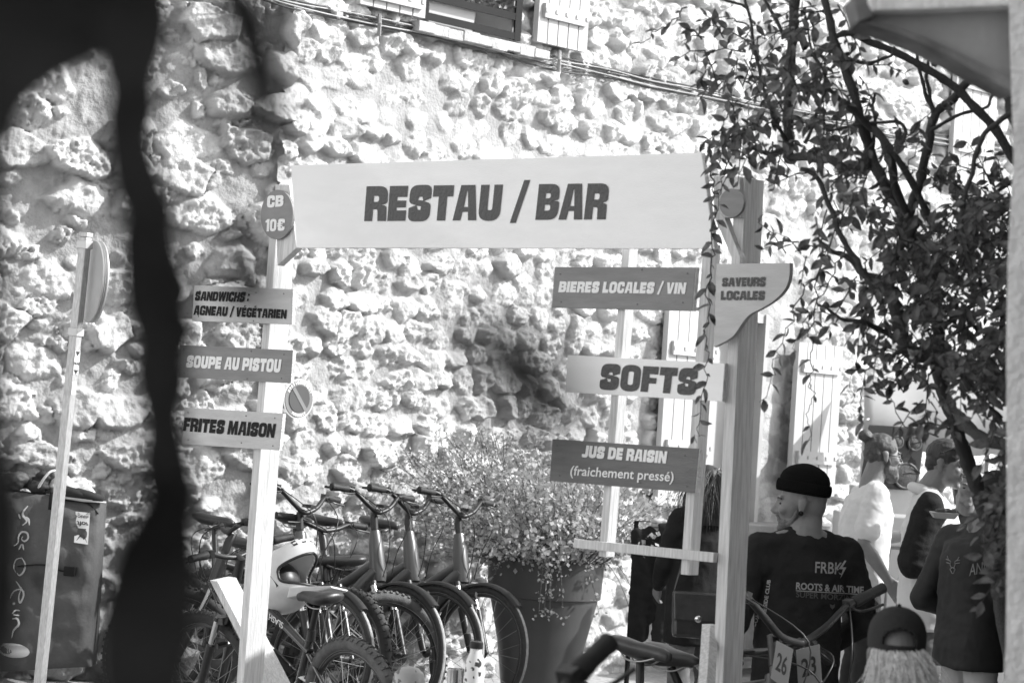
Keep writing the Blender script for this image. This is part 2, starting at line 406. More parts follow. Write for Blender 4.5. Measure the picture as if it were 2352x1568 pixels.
# ---- left house wall: almost square on to the street
LD = Vector((.90, .436, 0)).normalized(); LN = Vector((LD.y, -LD.x, 0)); L0 = C0+WN*-.02
lhouse = thing('house', 'weathered house front of scattered stones in rough plaster, behind the leaning traffic sign', 'house', L0)
def left_wall():
    s = np.arange(-4.2, .06, .0095); z = np.arange(-.4, 6.6, .0105)
    S, Z = np.meshgrid(s, z)
    h1, m1, b1, w1 = stones(S+20, Z, .33, .225, 31, .74, .10, 1.0)
    h2, m2, b2, w2 = stones(S+40, Z, .13, .095, 41, .45, .05, 1.0)
    sel = (m1 > .05)
    h = np.where(sel, h1, np.maximum(h2, h1*.5)); m = np.maximum(m1, m2)
    # trowelled plaster: long diagonal drags
    tr = fbm(S*3+Z*9, Z*3-S*9, 3, 51, True)
    h = h*1.05+(1-m)*(tr-.5)*.028
    bid = np.where(sel, b1, b2)
    alb = 1.0+m*(-.04+.42*((bid*5.7) % 1))-(1-m)*.20
    lowdark = np.clip((.5-Z)/.8, 0, 1)*np.clip((fbm(S*2, Z*2, 3, 53)-.3)*3, 0, 1)
    alb = alb*(1-.3*lowdark)
    vs = np.array(L0)+S[..., None]*np.array(LD)+h[..., None]*np.array(LN); vs[..., 2] += Z
    return grid_mesh('wall', vs.reshape(-1, 3), len(s), len(z), M_WALL, lhouse, None, np.clip(alb, .3, 1.6))
left_wall()
def lwall_pt(u, v, off=0): return on_plane(u, v, L0+LN*off, LN)
# ---- shutters, window, door, cables on the right house
M_SHUT = mat('shutter_paint', .42, .55, .06, 3, .08, 60)
M_PALE = mat('pale_frame', .40, .6, .08, 4)
M_GLASS = mat('dark_glass', .03, .08, .1, 2, spec=.8)
M_BLACK = mat('black_steel', .010, .6, .2, 8, spec=.15)
M_STONE = mat('dressed_stone', .5, .9, .15, 8, .4, 60)
M_HOLE = mat('interior_shade', .12, .9, .2, 3)
def shutter(us, vs_top, vs_bot, battens, label=None):
    """planked shutter lying open against the wall between image columns; battens = fractions of height"""
    t0 = wall_tz(us[0], vs_bot[0])[0]; t1 = wall_tz(us[1], vs_bot[1])[0]
    zb = .5*(wall_tz(us[0], vs_bot[0])[1]+wall_tz(us[1], vs_bot[1])[1])
    zt = .5*(wall_tz(us[0], vs_top[0])[1]+wall_tz(us[1], vs_top[1])[1])
    if zt-zb < .9: zt = zb+1.45
    n = 5; w_ = (t1-t0)/n; b = MB()
    for i in range(n):
        b.box(wp(t0+w_*(i+.5), (zb+zt)/2, .115), (w_/2-.005, .016, (zt-zb)/2), WD, WN, (0, 0, 1))
    b.box(wp((t0+t1)/2, (zb+zt)/2, .095), ((t1-t0)/2-.004, .006, (zt-zb)/2-.004), WD, WN)
    o = b.build('shutter', M_SHUT, house)
    for f in battens:
        z = zb+(zt-zb)*f; k = MB(); k.box(wp((t0+t1)/2, z, .144), ((t1-t0)*.42, .0125, .045), WD, WN)
        for i in range(n): k.box(wp(t0+w_*(i+.5), z, .158), (.012, .006, .012), WD, WN)
        k.build('batten', M_SHUT, o)
    return t0, t1, zb, zt
shutter((790, 942), (-300, -300), (18, 40), (.06, .5))
shutter((1197, 1313), (-300, -300), (97, 125), (.18, .8))
s1 = shutter((1474, 1594), (700, 718), (1150, 1165), (.80, .30))
s2 = shutter((1780, 1882), (780, 795), (1130, 1140), (.85, .25))
shutter((2150, 2245), (130, 140), (420, 440), (.3, .8))
# strap hinge battens low down
t0, t1, z0, z1 = WIN['up']
b = MB()
b.box(wp(t0-.0, (z0+z1)/2, -.12), (.012, .16, (z1-z0)/2), WD, WN); b.box(wp(t1, (z0+z1)/2, -.12), (.012, .16, (z1-z0)/2), WD, WN)
b.box(wp((t0+t1)/2, (z0+z1)/2, -.28), ((t1-t0)/2, .01, (z1-z0)/2), WD, WN)
wo = b.build('window', M_PALE, house)
b = MB(); b.box(wp((t0+t1)/2, (z0+z1)/2+.1, -.255), ((t1-t0)/2-.12, .006, (z1-z0)/2-.2), WD, WN); b.build('pane', M_GLASS, wo)
b = MB(); sp = [wp(t0-.06+(t1-t0+.3)*i/9, z0-.03+.008*math.sin(i*2.1), .03) for i in range(10)]
for i in range(9): b.box((sp[i]+sp[i+1])/2, ((sp[i+1]-sp[i]).length/2+.003, .11+.006*math.sin(i*5), .03+.004*math.sin(i*3)), WD, WN)
b.build('sill', mat('worn_sill_stone', .40, .95, .3, 14, .9, 50), wo, bevel=.003)
# black railing of flat bars with planter
b = MB(); zr = z0+.05
for dz in (.0, .12, .24): b.box(wp((t0+t1)/2+.02, zr+dz, .08), ((t1-t0)/2+.0, .006, .022), WD, WN)
for t_ in (t0+.03, t1+.0): b.box(wp(t_, zr+.12, .08), (.028, .0075, .145), WD, WN)
b.build('railing', M_BLACK, wo)
pb = thing('window_box', 'pale window planter behind the black railing of the upper window', 'planter', wp(t0+.55, z0+.012, -.02))
b = MB(); b.hexa([wp(t0+.12, z0+.012, -.08), wp(t1-.35, z0+.012, -.08), wp(t1-.35, z0+.012, .03), wp(t0+.12, z0+.012, .03)],
                 [wp(t0+.10, z0+.20, -.09), wp(t1-.33, z0+.20, -.09), wp(t1-.33, z0+.20, .045), wp(t0+.10, z0+.20, .045)])
b.build('box', M_PALE, pb)
b = MB()
for i in range(420):
    c = wp(t0+.1+(t1-t0-.1)*random.random(), z0+.2+.28*random.random()**1.4, -.05+.12*random.random())
    d = Vector((random.gauss(0, 1), random.gauss(0, 1), random.gauss(0, .6))).normalized()*.03; e = d.cross(Vector((random.random(), random.random(), .3))).normalized()*.012
    b.add([c-d, c+e, c+d, c-e], [(0, 1, 2, 3)])
b.build('foliage', mat('windowbox_leaf', .20, .6, .3, 20), pb, fix=False)
# ground floor opening: recessed frame and door
t0, t1, z0, z1 = WIN['door']; b = MB()
for t_ in (t0, t1): b.box(wp(t_, (z0+z1)/2, -.08), (.02, .13, (z1-z0)/2), WD, WN)
b.box(wp((t0+t1)/2, z1-.03, -.085), ((t1-t0)/2-.02, .12, .03), WD, WN)
door = b.build('door', mat('grey_frame', .34, .6, .1, 5), house)
b = MB(); b.box(wp((t0+t1)/2, (z0+z1)/2, -.2), ((t1-t0)/2-.02, .02, (z1-z0)/2), WD, WN)
for i in range(4): b.box(wp(t0+.12+(t1-t0-.2)*i/3, (z0+z1)/2, -.175), (.02, .008, (z1-z0)/2-.04), WD, WN)
b.build('door_leaf', mat('door_paint', .42, .5, .08, 4), door)
# stone bench along the foot of the house
b = MB(); ta = wall_tz(1640, 1195)[0]; tb = wall_tz(1960, 1215)[0]; zb = .5*(wall_tz(1640, 1192)[1]+wall_tz(1960, 1205)[1])
b.box(wp((ta+tb)/2, zb-.04, .2), ((tb-ta)/2, .19, .04), WD, WN); b.box(wp((ta+tb)/2, zb-.5, .17), ((tb-ta)/2-.03, .15, .42), WD, WN)
b.build('bench_ledge', mat('bench_stone', .26, .9, .25, 6, .4, 50), house, bevel=.01)
# cable bundle: its own thing, clipped to the wall
cb = thing('cable_bundle', 'bundle of sagging cables clipped along the stone house under the upper window', 'cables', wall_pt(1100, 90, .06))
M_CAB = mat('cable_sheath', .05, .5, .6, 3); M_CABL = mat('cable_sheath_pale', .34, .5, .3, 3)
way = [(560, -25), (660, 8), (830, 44), (1010, 80), (1190, 124), (1290, 146), (1400, 168), (1500, 192), (1620, 216), (1760, 246), (1960, 288), (2200, 330), (2420, 366)]
for k in range(7):
    b = MB(); pts = []
    for i, (u, v) in enumerate(way):
        pts.append(wall_pt(u, v+4.0*(k-3)*.9+random.uniform(-3, 3)+ (5 if k == 6 and 3 < i < 6 else 0), .075+.010*((k*5) % 3)))
    b.tube(bez(pts, 5), .0042 if k % 3 else .0062, 6); b.build('cable', M_CABL if k in (1, 4) else M_CAB, cb, smooth=True)
for u, v in ((872, 60), (1285, 143)):
    b = MB(); b.tube([wall_pt(u, v-26, .1), wall_pt(u, v-6, .13), wall_pt(u-2, v+22, .1)], .012, 6)
    b.build('clip', mat('galvanised_clip', .4, .4, .2, 8, metal=.6), cb)
# no parking disc on the wall
np_c = wall_pt(686, 916, .13); r_ = .082*1.35
sgn = thing('no_parking_sign', 'round no-parking plate reading STATIONNEMENT INTERDIT, fixed to the stone wall', 'sign', np_c)
rad = (np_c-wall_pt(686, 962, .13)).length
def disc(name, r0, r1, off, m, par=sgn, n=48):
    b = MB(); c = np_c+WN*off; Z = Vector((0, 0, 1))
    if r0 == 0: b.lathe([(r1, -.004), (r1, .0)], c, WN, n)
    else:
        for i in range(n):
            a_, c_ = 2*math.pi*i/n, 2*math.pi*(i+1)/n
            q = [c+(WD*math.cos(x)+Z*math.sin(x))*rr for x, rr in ((a_, r0), (c_, r0), (c_, r1), (a_, r1))]
            b.add(q, [(0, 1, 2, 3)])
    return b.build(name, m, par, fix=False)
M_SGNW = mat('sign_white', .72, .4, .04, 3); M_SGNR = mat('sign_red_as_grey', .17, .4, .06, 3); M_SGNB = mat('sign_blue_as_grey', .055, .4, .1, 3)
disc('plate', 0, rad, 0, M_SGNW); disc('ring', 0, rad*.93, .004, M_SGNR); disc('field', 0, rad*.68, .008, M_SGNB)
b = MB(); dd = (WD*.64-Vector((0, 0, .77))).normalized(); ee = WN.cross(dd)
b.box(np_c+WN*.009, (rad*.70, rad*.10, .0012), dd, ee, WN); b.build('bar', M_SGNR, sgn)
b = MB(); b.box(np_c-WN*.08, (.02, .02, .076), WD, (0, 0, 1), WN); b.build('bracket', M_BLACK, sgn)
def arc_text(s, a0, a1, r0, h, flip, par):
    n = len(s)
    for i, ch in enumerate(s):
        vs, fs, W = heavy_text(ch); a_ = a0+(a1-a0)*(i+.5)/n
        ca, sa = math.cos(a_), math.sin(a_); rad_v = WD*ca+Vector((0, 0, sa)); tan = WD*sa-Vector((0, 0, ca))
        wd = abs(a1-a0)*r0/n*.82*min(1, W/.6)
        b = MB()
        if not flip: pp = [np_c+WN*.007+rad_v*(r0+h*y)+tan*(wd*(x-.5)) for x, y in vs]
        else: pp = [np_c+WN*.007+rad_v*(r0-h*y)-tan*(wd*(x-.5)) for x, y in vs]
        if i == 0: acc = MB()
        acc.add(pp, fs)
    acc.build('lettering', M_SGNW, par, fix=False)
arc_text('STATIONNEMENT', R(158), R(22), rad*.74, rad*.16, False, sgn)
arc_text('INTERDIT', R(-125), R(-55), rad*.88, rad*.15, True, sgn)
# ================================================================ SIGN GANTRY
GA = Vector((.654, 8.0, 0)); GBp = Vector((-.861, 9.45, 0)); GD = (GA-GBp).normalized()      # towards the right, nearer
GN = Vector((GD.y, -GD.x, 0))       # faces camera-left
if GN.y > 0: GN = -GN
M_WOOD = mat('planed_pine', .58, .65, .24, 4, .4, 8, stretch=(30, 30, 1.6))
M_WHITEP = mat('white_board_paint', .84, .5, .035, 2.5, .12, 40, stretch=(2, 2, 9))
M_WHITE2 = mat('white_letter_paint', .78, .5, .02, 4)
M_INK = mat('dark_letter_vinyl', .034, .35, .12, 30, .25, 90)
M_BOARD_L = mat('light_board_paint', .48, .5, .12, 2.5, .15, 20, stretch=(2, 2, 12))
M_BOARD_M = mat('mid_board_paint', .20, .5, .15, 2.5, .15, 20, stretch=(2, 2, 12))
M_BOARD_D = mat('dark_board_paint', .125, .5, .2, 3, .2, 20, stretch=(2, 2, 12))
M_EDGE = mat('sawn_edge', .66, .9, .15, 30, .8, 120)
M_SCREW = mat('screw_steel', .08, .35, .2, 10, metal=.7)
gl = on_plane(575, 1600, GBp, GN); gr_ = on_plane(1668, 1600, GA, GN)
gantry = thing('sign_gantry', 'pine post gantry carrying the long RESTAU / BAR banner and hanging menu boards', 'signpost', (0, 8.7, gz(0, 8.7)))
def gp(u, v, off=0): return on_plane(u, v, GA+GN*off, GN)
def post(top, bot, w_face, depth, off, name='post', m=M_WOOD, drop=None):
    """square timber from pixel top to pixel bottom (left edge of its narrow face), w along GD, depth behind"""
    a = gp(*top, off); c = gp(*bot, off)
    if drop is not None: c = c+(c-a)*((c.z-drop)/(a.z-c.z))
    b = MB(); X = GD*w_face; Y = -GN*depth
    b.hexa([c, c+X, c+X+Y, c+Y], [a, a+X, a+X+Y, a+Y]); return b.build(name, m, gantry, bevel=.0025)
def board(q, m, off=.0, th=.018, name='sign_board', label=None, holes=True):
    pts = [gp(u, v, off) for u, v in q]
    b = MB(); b.slab(pts, GN, th); o = b.build(name, m, gantry, bevel=.0012)
    if label: o['label'] = label
    if holes:
        for s, t in ((.05, .85), (.93, .85), (.05, .15), (.93, .15), (.62, .9), (.62, .1)):
            u, v = quad_map([q[0], q[1], q[2], q[3]], s+random.uniform(-.02, .02), t+random.uniform(-.04, .04))
            c = gp(u, v, off); k = MB(); k.lathe([(.003, 0), (.003, .0012), (.001, .0014)], c, GN, 10); k.build('screw', M_SCREW, o)
    # pale sawn end at the right
    e = MB(); w_ = GD*.0022
    tr, br = pts[1], pts[2]; i = -GN*(th-.001)
    e.hexa([br+w_*.2-GN*.001, br+w_-GN*.001, br+w_+i, br+w_*.2+i], [tr+w_*.2-GN*.001, tr+w_-GN*.001, tr+w_+i, tr+w_*.2+i]); e.build('sawn_end', M_EDGE, o)
    return o
def btext(s, q, o, m, off, **k): return text_on_plane(s, q, GA+GN*off, GN, m, o, **k)
PF = .045; PD = .10
# right post (the tall one) and left post, sunk into the ground
rp_gz = gz(.72, 7.9); lp_gz = gz(-1, 9.5)
post((1688, 408), (1637, 1540), PF, PD, -.02, drop=rp_gz-.05)
post((626, 440), (548, 1500), PF*.95, PD, -.02, drop=lp_gz-.05)
# hanging uprights on the right side
post((1430, 560), (1375, 1277), .034, .045, -.02, 'upright')
post((1615, 560), (1563, 1318), .036, .05, -.02, 'upright')
# bottom crossbar
q = [(1318, 1237), (1640, 1269), (1637, 1291), (1316, 1257)]
b = MB(); b.slab([gp(u, v, .004) for u, v in q], GN, .022); b.build('crossbar', M_WOOD, gantry, bevel=.002)
# banner
bq = [(668, 380), (1611, 351), (1640, 571), (681, 569)]
bo = board(bq, M_WHITEP, .03, .02, 'banner_board', 'long white board reading RESTAU / BAR', holes=False)
btext('RESTAU/BAR'.replace('/', ' / '), [(842, 428), (1400, 421), (1390, 504), (836, 508)], bo, M_INK, .03, gap=.045)
M_INKB = mat('black_left_letters', .012, .5, .1, 20, spec=.1)  # darker letter colour, left boards only
# left boards
o = board([(446, 655), (672, 664), (669, 745), (441, 737)], M_BOARD_L, .0, label='light grey board reading SANDWICHS: AGNEAU / VEGETARIEN')
btext('SANDWICHS :', [(450, 669), (575, 671), (570, 694), (447, 690)], o, M_INKB, 0)
btext('AGNEAU / VÉGÉTARIEN', [(447, 701), (659, 711), (657, 732), (444, 723)], o, M_INKB, 0)
o = board([(414, 792), (672, 804), (667, 880), (411, 866)], M_BOARD_M, .0, label='mid grey board reading SOUPE AU PISTOU')
btext('SOUPE AU PISTOU', [(431, 816), (647, 825), (643, 855), (427, 843)], o, M_WHITE2, 0)
o = board([(424, 935), (649, 949), (640, 1034), (418, 1019)], M_BOARD_L, .0, label='light grey board reading FRITES MAISON')
btext('FRITES MAISON', [(424, 958), (634, 973), (629, 1005), (420, 989)], o, M_INKB, 0)
# right boards
o = board([(1274, 613), (1598, 614), (1590, 714), (1267, 706)], M_BOARD_M, .0, label='mid grey board reading BIERES LOCALES / VIN')
btext('BIERES LOCALES / VIN', [(1286, 646), (1577, 649), (1573, 675), (1282, 671)], o, M_WHITE2, 0)
o = board([(1304, 815), (1664, 834), (1658, 922), (1299, 900)], M_WHITEP, .01, label='white board reading SOFTS', holes=False)
btext('SOFTS', [(1383, 835), (1604, 847), (1597, 907), (1376, 893)], o, M_INK, .01)
o = board([(1269, 1008), (1606, 1030), (1596, 1131), (1262, 1104)], M_BOARD_D, .0, label='dark grey board reading JUS DE RAISIN')
btext('JUS DE RAISIN', [(1340, 1022), (1533, 1036), (1529, 1064), (1336, 1049)], o, M_WHITE2, 0)
btext('(fraichement pressé)', [(1312, 1068), (1549, 1082), (1546, 1105), (1309, 1090)], o, M_WHITE2, 0, heavy=False, bold=.012)
# curved board on the right post
cv = [(1646, 606), (1814, 604), (1812, 640), (1800, 668), (1775, 692), (1745, 710), (1722, 722), (1706, 740), (1694, 758), (1678, 776), (1640, 797), (1640, 770)]
cvp = bez([gp(u, v, .028) for u, v in cv[1:-1]], 4)
b = MB(); b.slab([gp(*cv[0], .028)]+cvp+[gp(*cv[-1], .028)], GN, .018); o = b.build('curved_board', M_BOARD_L, gantry); o['label'] = 'curved grey board reading SAVEURS LOCALES'
btext('SAVEURS', [(1659, 638), (1759, 636), (1757, 658), (1658, 658)], o, M_INK, .028); btext('LOCALES', [(1656, 668), (1757, 668), (1755, 689), (1655, 689)], o, M_INK, .028)
# round boards and corner braces
def round_board(u, v, ru, rv, m, off, label=None):
    pts = [gp(u+ru*math.cos(a)-.05*ru*math.sin(a), v+rv*math.sin(a), off) for a in [2*math.pi*i/40 for i in range(40)]]
    b = MB(); b.slab(pts, GN, .012); o = b.build('round_board', m, gantry)
    if label: o['label'] = label
    return o
def poly_board(q, m, off, th, name):
    b = MB(); b.slab([gp(u, v, off) for u, v in q], GN, th); return b.build(name, m, gantry, bevel=.002)
poly_board([(632, 424), (664, 424), (681, 569), (637, 610)], M_WOOD, .0, .035, 'brace')
poly_board([(1638, 404), (1698, 406), (1700, 500), (1640, 500)], M_WOOD, .0, .03, 'brace')
poly_board([(1640, 480), (1664, 500), (1700, 590), (1700, 640), (1650, 520)], M_WOOD, .002, .03, 'brace')
o = round_board(636, 493, 37, 57, M_BOARD_M, .016, 'grey disc reading CB 10 euros')
btext('CB', [(614, 450), (652, 448), (650, 474), (613, 477)], o, M_WHITE2, .016); btext('10€', [(610, 504), (655, 503), (653, 529), (609, 532)], o, M_WHITE2, .016)
o = round_board(1680, 466, 28, 33, M_BOARD_M, .018, 'small blank grey disc at the head of the tall post')
# diagonal foot struts
def strut(a, c, wpx, off, d, nrm, drop):
    A = gp(*a, off); B = gp(*c, off); B = B+(B-A)*((B.z-drop)/(A.z-B.z)) if drop is not None else B
    t_ = (B-A).normalized(); X = t_.cross(nrm).normalized()
    b = MB(); Y = -Vector(nrm)*d; X = X*wpx
    b.hexa([B-X, B+X, B+X+Y, B-X+Y], [A-X, A+X, A+X+Y, A-X+Y]); return b.build('strut', M_WOOD, gantry, bevel=.002)
sn = GD.copy()
A = P(521, 1330, 9.95); B = P(660, 1600, 9.75); b = MB(); t_ = (B-A).normalized(); X = t_.cross(sn).normalized()*.05; Y = -sn*.05
b.hexa([B-X, B+X, B+X+Y, B-X+Y], [A-X, A+X, A+X+Y, A-X+Y]); b.build('strut', M_WOOD, gantry, bevel=.002)
A = P(1612, 1432, 8.0); B = P(1598, 1640, 7.6); t_ = (B-A).normalized(); X = GD*.036; Y = -GN*.045
b = MB(); b.hexa([B, B+X, B+X+Y, B+Y], [A, A+X, A+X+Y, A+Y]); b.build('strut', M_WOOD, gantry, bevel=.002)
# ================================================================ NEAR HOUSE (right edge), ROSE, FOREGROUND BRANCH, POT
near = thing('house', 'near rendered house corner with a curved plaster canopy at the right edge', 'house', (2.2, 4.6, gz(2.2, 4.6)))
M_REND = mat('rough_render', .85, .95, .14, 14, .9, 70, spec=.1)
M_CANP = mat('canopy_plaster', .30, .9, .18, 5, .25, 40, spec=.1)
M_CANL = mat('weathered_lip', .17, .9, .5, 7, .4, 30, spec=.1)
def ground_corner():
    b = MB(); yb = 4.6
    lo_ = P(2305, 1640, 4.6); hi = P(2322, 120, 4.6); top = hi+(hi-lo_)*((6.6-hi.z)/(hi.z-lo_.z)); bot = lo_+(lo_-hi)*((lo_.z+.75)/(hi.z-lo_.z))
    n = 40; L = []
    for i in range(n+1):                          # slightly wavy plaster corner
        p = bot+(top-bot)*i/n; L.append(p+Vector((.006*math.sin(i*1.7)+.004*math.sin(i*4.1), 0, 0)))
    o = len(b.v)
    for p in L: b.v += [p, Vector((p.x+3.5, 4.6, p.z)), Vector((1.86, 8.13, p.z)), Vector((p.x+3.5, 8.13, p.z)), Vector((p.x+.05, 4.66, p.z))]
    for i in range(n):
        k = o+5*i
        b.f += [(k, k+1, k+6, k+5), (k+4, k, k+5, k+9), (k+1, k+3, k+8, k+6), (k+3, k+2, k+7, k+8)]
    e = o+5*n; b.f += [(o+1, o, o+4, o+2, o+3), (e, e+1, e+3, e+2, e+4)]
    b.build('wall', M_REND, near, fix=False)
    M_SIDE = mat('dark_bounce_cut_render', .10, .95, .4, 4, .5, 50, spec=.1)  # flank colour made dark to cut the light bounced onto the tall post
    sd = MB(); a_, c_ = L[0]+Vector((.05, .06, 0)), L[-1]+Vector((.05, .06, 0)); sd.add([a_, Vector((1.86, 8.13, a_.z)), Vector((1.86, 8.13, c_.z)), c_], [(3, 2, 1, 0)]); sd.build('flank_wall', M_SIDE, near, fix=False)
    sd = MB(); sd.hexa([(2.15, 9.0, -1), (5, 9.0, -1), (5, 12.0, -1), (2.82, 12.0, -1)], [(2.15, 9.0, 2.9), (5, 9.0, 2.9), (5, 12.0, 2.9), (2.82, 12.0, 2.9)]); wg = thing('shed', 'dark rendered lean-to beyond the near house at the right edge', 'shed', (3.5, 10.5, gz(3.5, 10.5))); sd.build('wall', M_SIDE, wg); sd = MB(); sd.hexa([(2.05, 8.9, 2.9), (5.1, 8.9, 2.9), (5.1, 12.1, 2.9), (2.74, 12.1, 2.9)], [(2.05, 8.9, 2.96), (5.1, 8.9, 3.3), (5.1, 12.1, 3.3), (2.74, 12.1, 2.96)]); sd.build('shade_block_top', M_SIDE, wg)  # unseen block, added to keep the sun off the people at the right
    sw = MB(); a_, c_ = L[0]+Vector((.06, .07, 0)), L[-1]+Vector((.06, .07, 0)); sw.slab([a_-Vector((.004, 0, 0)), Vector((1.87, 8.29, a_.z)), Vector((1.87, 8.29, c_.z)), c_-Vector((.004, 0, 0))], Vector((-.97, .24, 0)), .004) if False else None
    b = MB(); b.box((3.8, .3, 2.9), (2.5, 4.25, 3.6)); b.build('added_shade_mass', mat('dark_bounce_cut_render', .10, .95, .4, 4, .5, 50, spec=.1), near)  # unseen mass added beside the viewer to shade the hanging branch and post
    # curved canopy
    edge = [(1968, 52), (2010, 62), (2060, 78), (2110, 98), (2160, 122), (2210, 148), (2262, 178), (2330, 214)]
    pts = [P(u, v, 4.72) for u, v in bez([Vector((u, v, 0)) for u, v in edge], 3) for u, v in [(u, v)]] if False else [P(p.x, p.y, 4.72) for p in bez([Vector((u, v, 0)) for u, v in edge], 3)]
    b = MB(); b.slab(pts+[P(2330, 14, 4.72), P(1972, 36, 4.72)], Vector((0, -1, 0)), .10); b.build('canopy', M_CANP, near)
    low = [P(p.x, p.y, 4.70) for p in bez([Vector((u-2, v-3, 0)) for u, v in edge], 3)]; up_ = [P(p.x, p.y, 4.70) for p in bez([Vector((u+1, v-3-(6+.055*(u-1960)), 0)) for u, v in edge], 3)]
    b = MB(); b.slab(low+up_[::-1], Vector((0, -1, 0)), .13); b.build('canopy_lip', M_CANL, near)
    b = MB(); b.slab([P(2006, 24, 4.66), P(2120, 22, 4.66), P(2330, 12, 4.66), P(2420, 6, 4.66), P(2420, -160, 4.66), P(1990, -140, 4.66), P(1996, 6, 4.66)], Vector((0, -1, 0)), .16)
    b.build('cornice', M_REND, near, bevel=.006)
    b = MB(); b.slab([P(1957, -8, 4.68), P(1998, -20, 4.68), P(2008, 38, 4.68), P(1972, 50, 4.68)], Vector((0, -1, 0)), .12); b.build('bracket', M_CANL, near, bevel=.004)
ground_corner()
# ---- climbing rose
M_BARK = mat('rose_bark', .075, .85, .45, 30, .8, 60, stretch=(12, 12, 3))
M_LEAF = mat('rose_leaf', .135, .42, .9, 24, spec=.35)
def soften(m, w_=.3):               # thin leaves let a little light through
    t = m.node_tree; b = t.nodes['Principled BSDF']; tr = t.nodes.new('ShaderNodeBsdfTranslucent'); mx = t.nodes.new('ShaderNodeMixShader')
    mx.inputs[0].default_value = w_; src = b.inputs['Base Color'].links[0].from_socket
    t.links.new(src, tr.inputs['Color']); t.links.new(b.outputs[0], mx.inputs[1]); t.links.new(tr.outputs[0], mx.inputs[2])
    t.links.new(mx.outputs[0], t.nodes['Material Output'].inputs['Surface'])
soften(M_LEAF, .38)
def leaf(b, base, d, nrm, L, W, curl=.2):
    d = d.normalized(); s_ = d.cross(nrm)
    if s_.length < 1e-4: s_ = d.cross(Vector((.3, .2, 1)))
    s_.normalize(); n = s_.cross(d).normalized(); o = len(b.v)
    for t, wd in ((0, .02), (.18, .62), (.42, 1.0), (.68, .78), (.88, .34), (1, .0)):
        c = base+d*(L*t)-n*(curl*L*t*t); h = W*.5*wd; ww = L*.02*math.sin(t*9)
        b.v += [c+s_*h+n*(h*.35+ww), c, c-s_*h+n*(h*.35-ww)]
    for i in range(5):
        k = o+3*i; b.f += [(k, k+1, k+4, k+3), (k+1, k+2, k+5, k+4)]
def rv(s=1): return Vector((random.gauss(0, s), random.gauss(0, s), random.gauss(0, s)))
rose = thing('rose_tree', 'old climbing rose with twisted stems and dark leaves hanging over the right post', 'tree', (1.62, 7.9, gz(1.62, 7.9)))
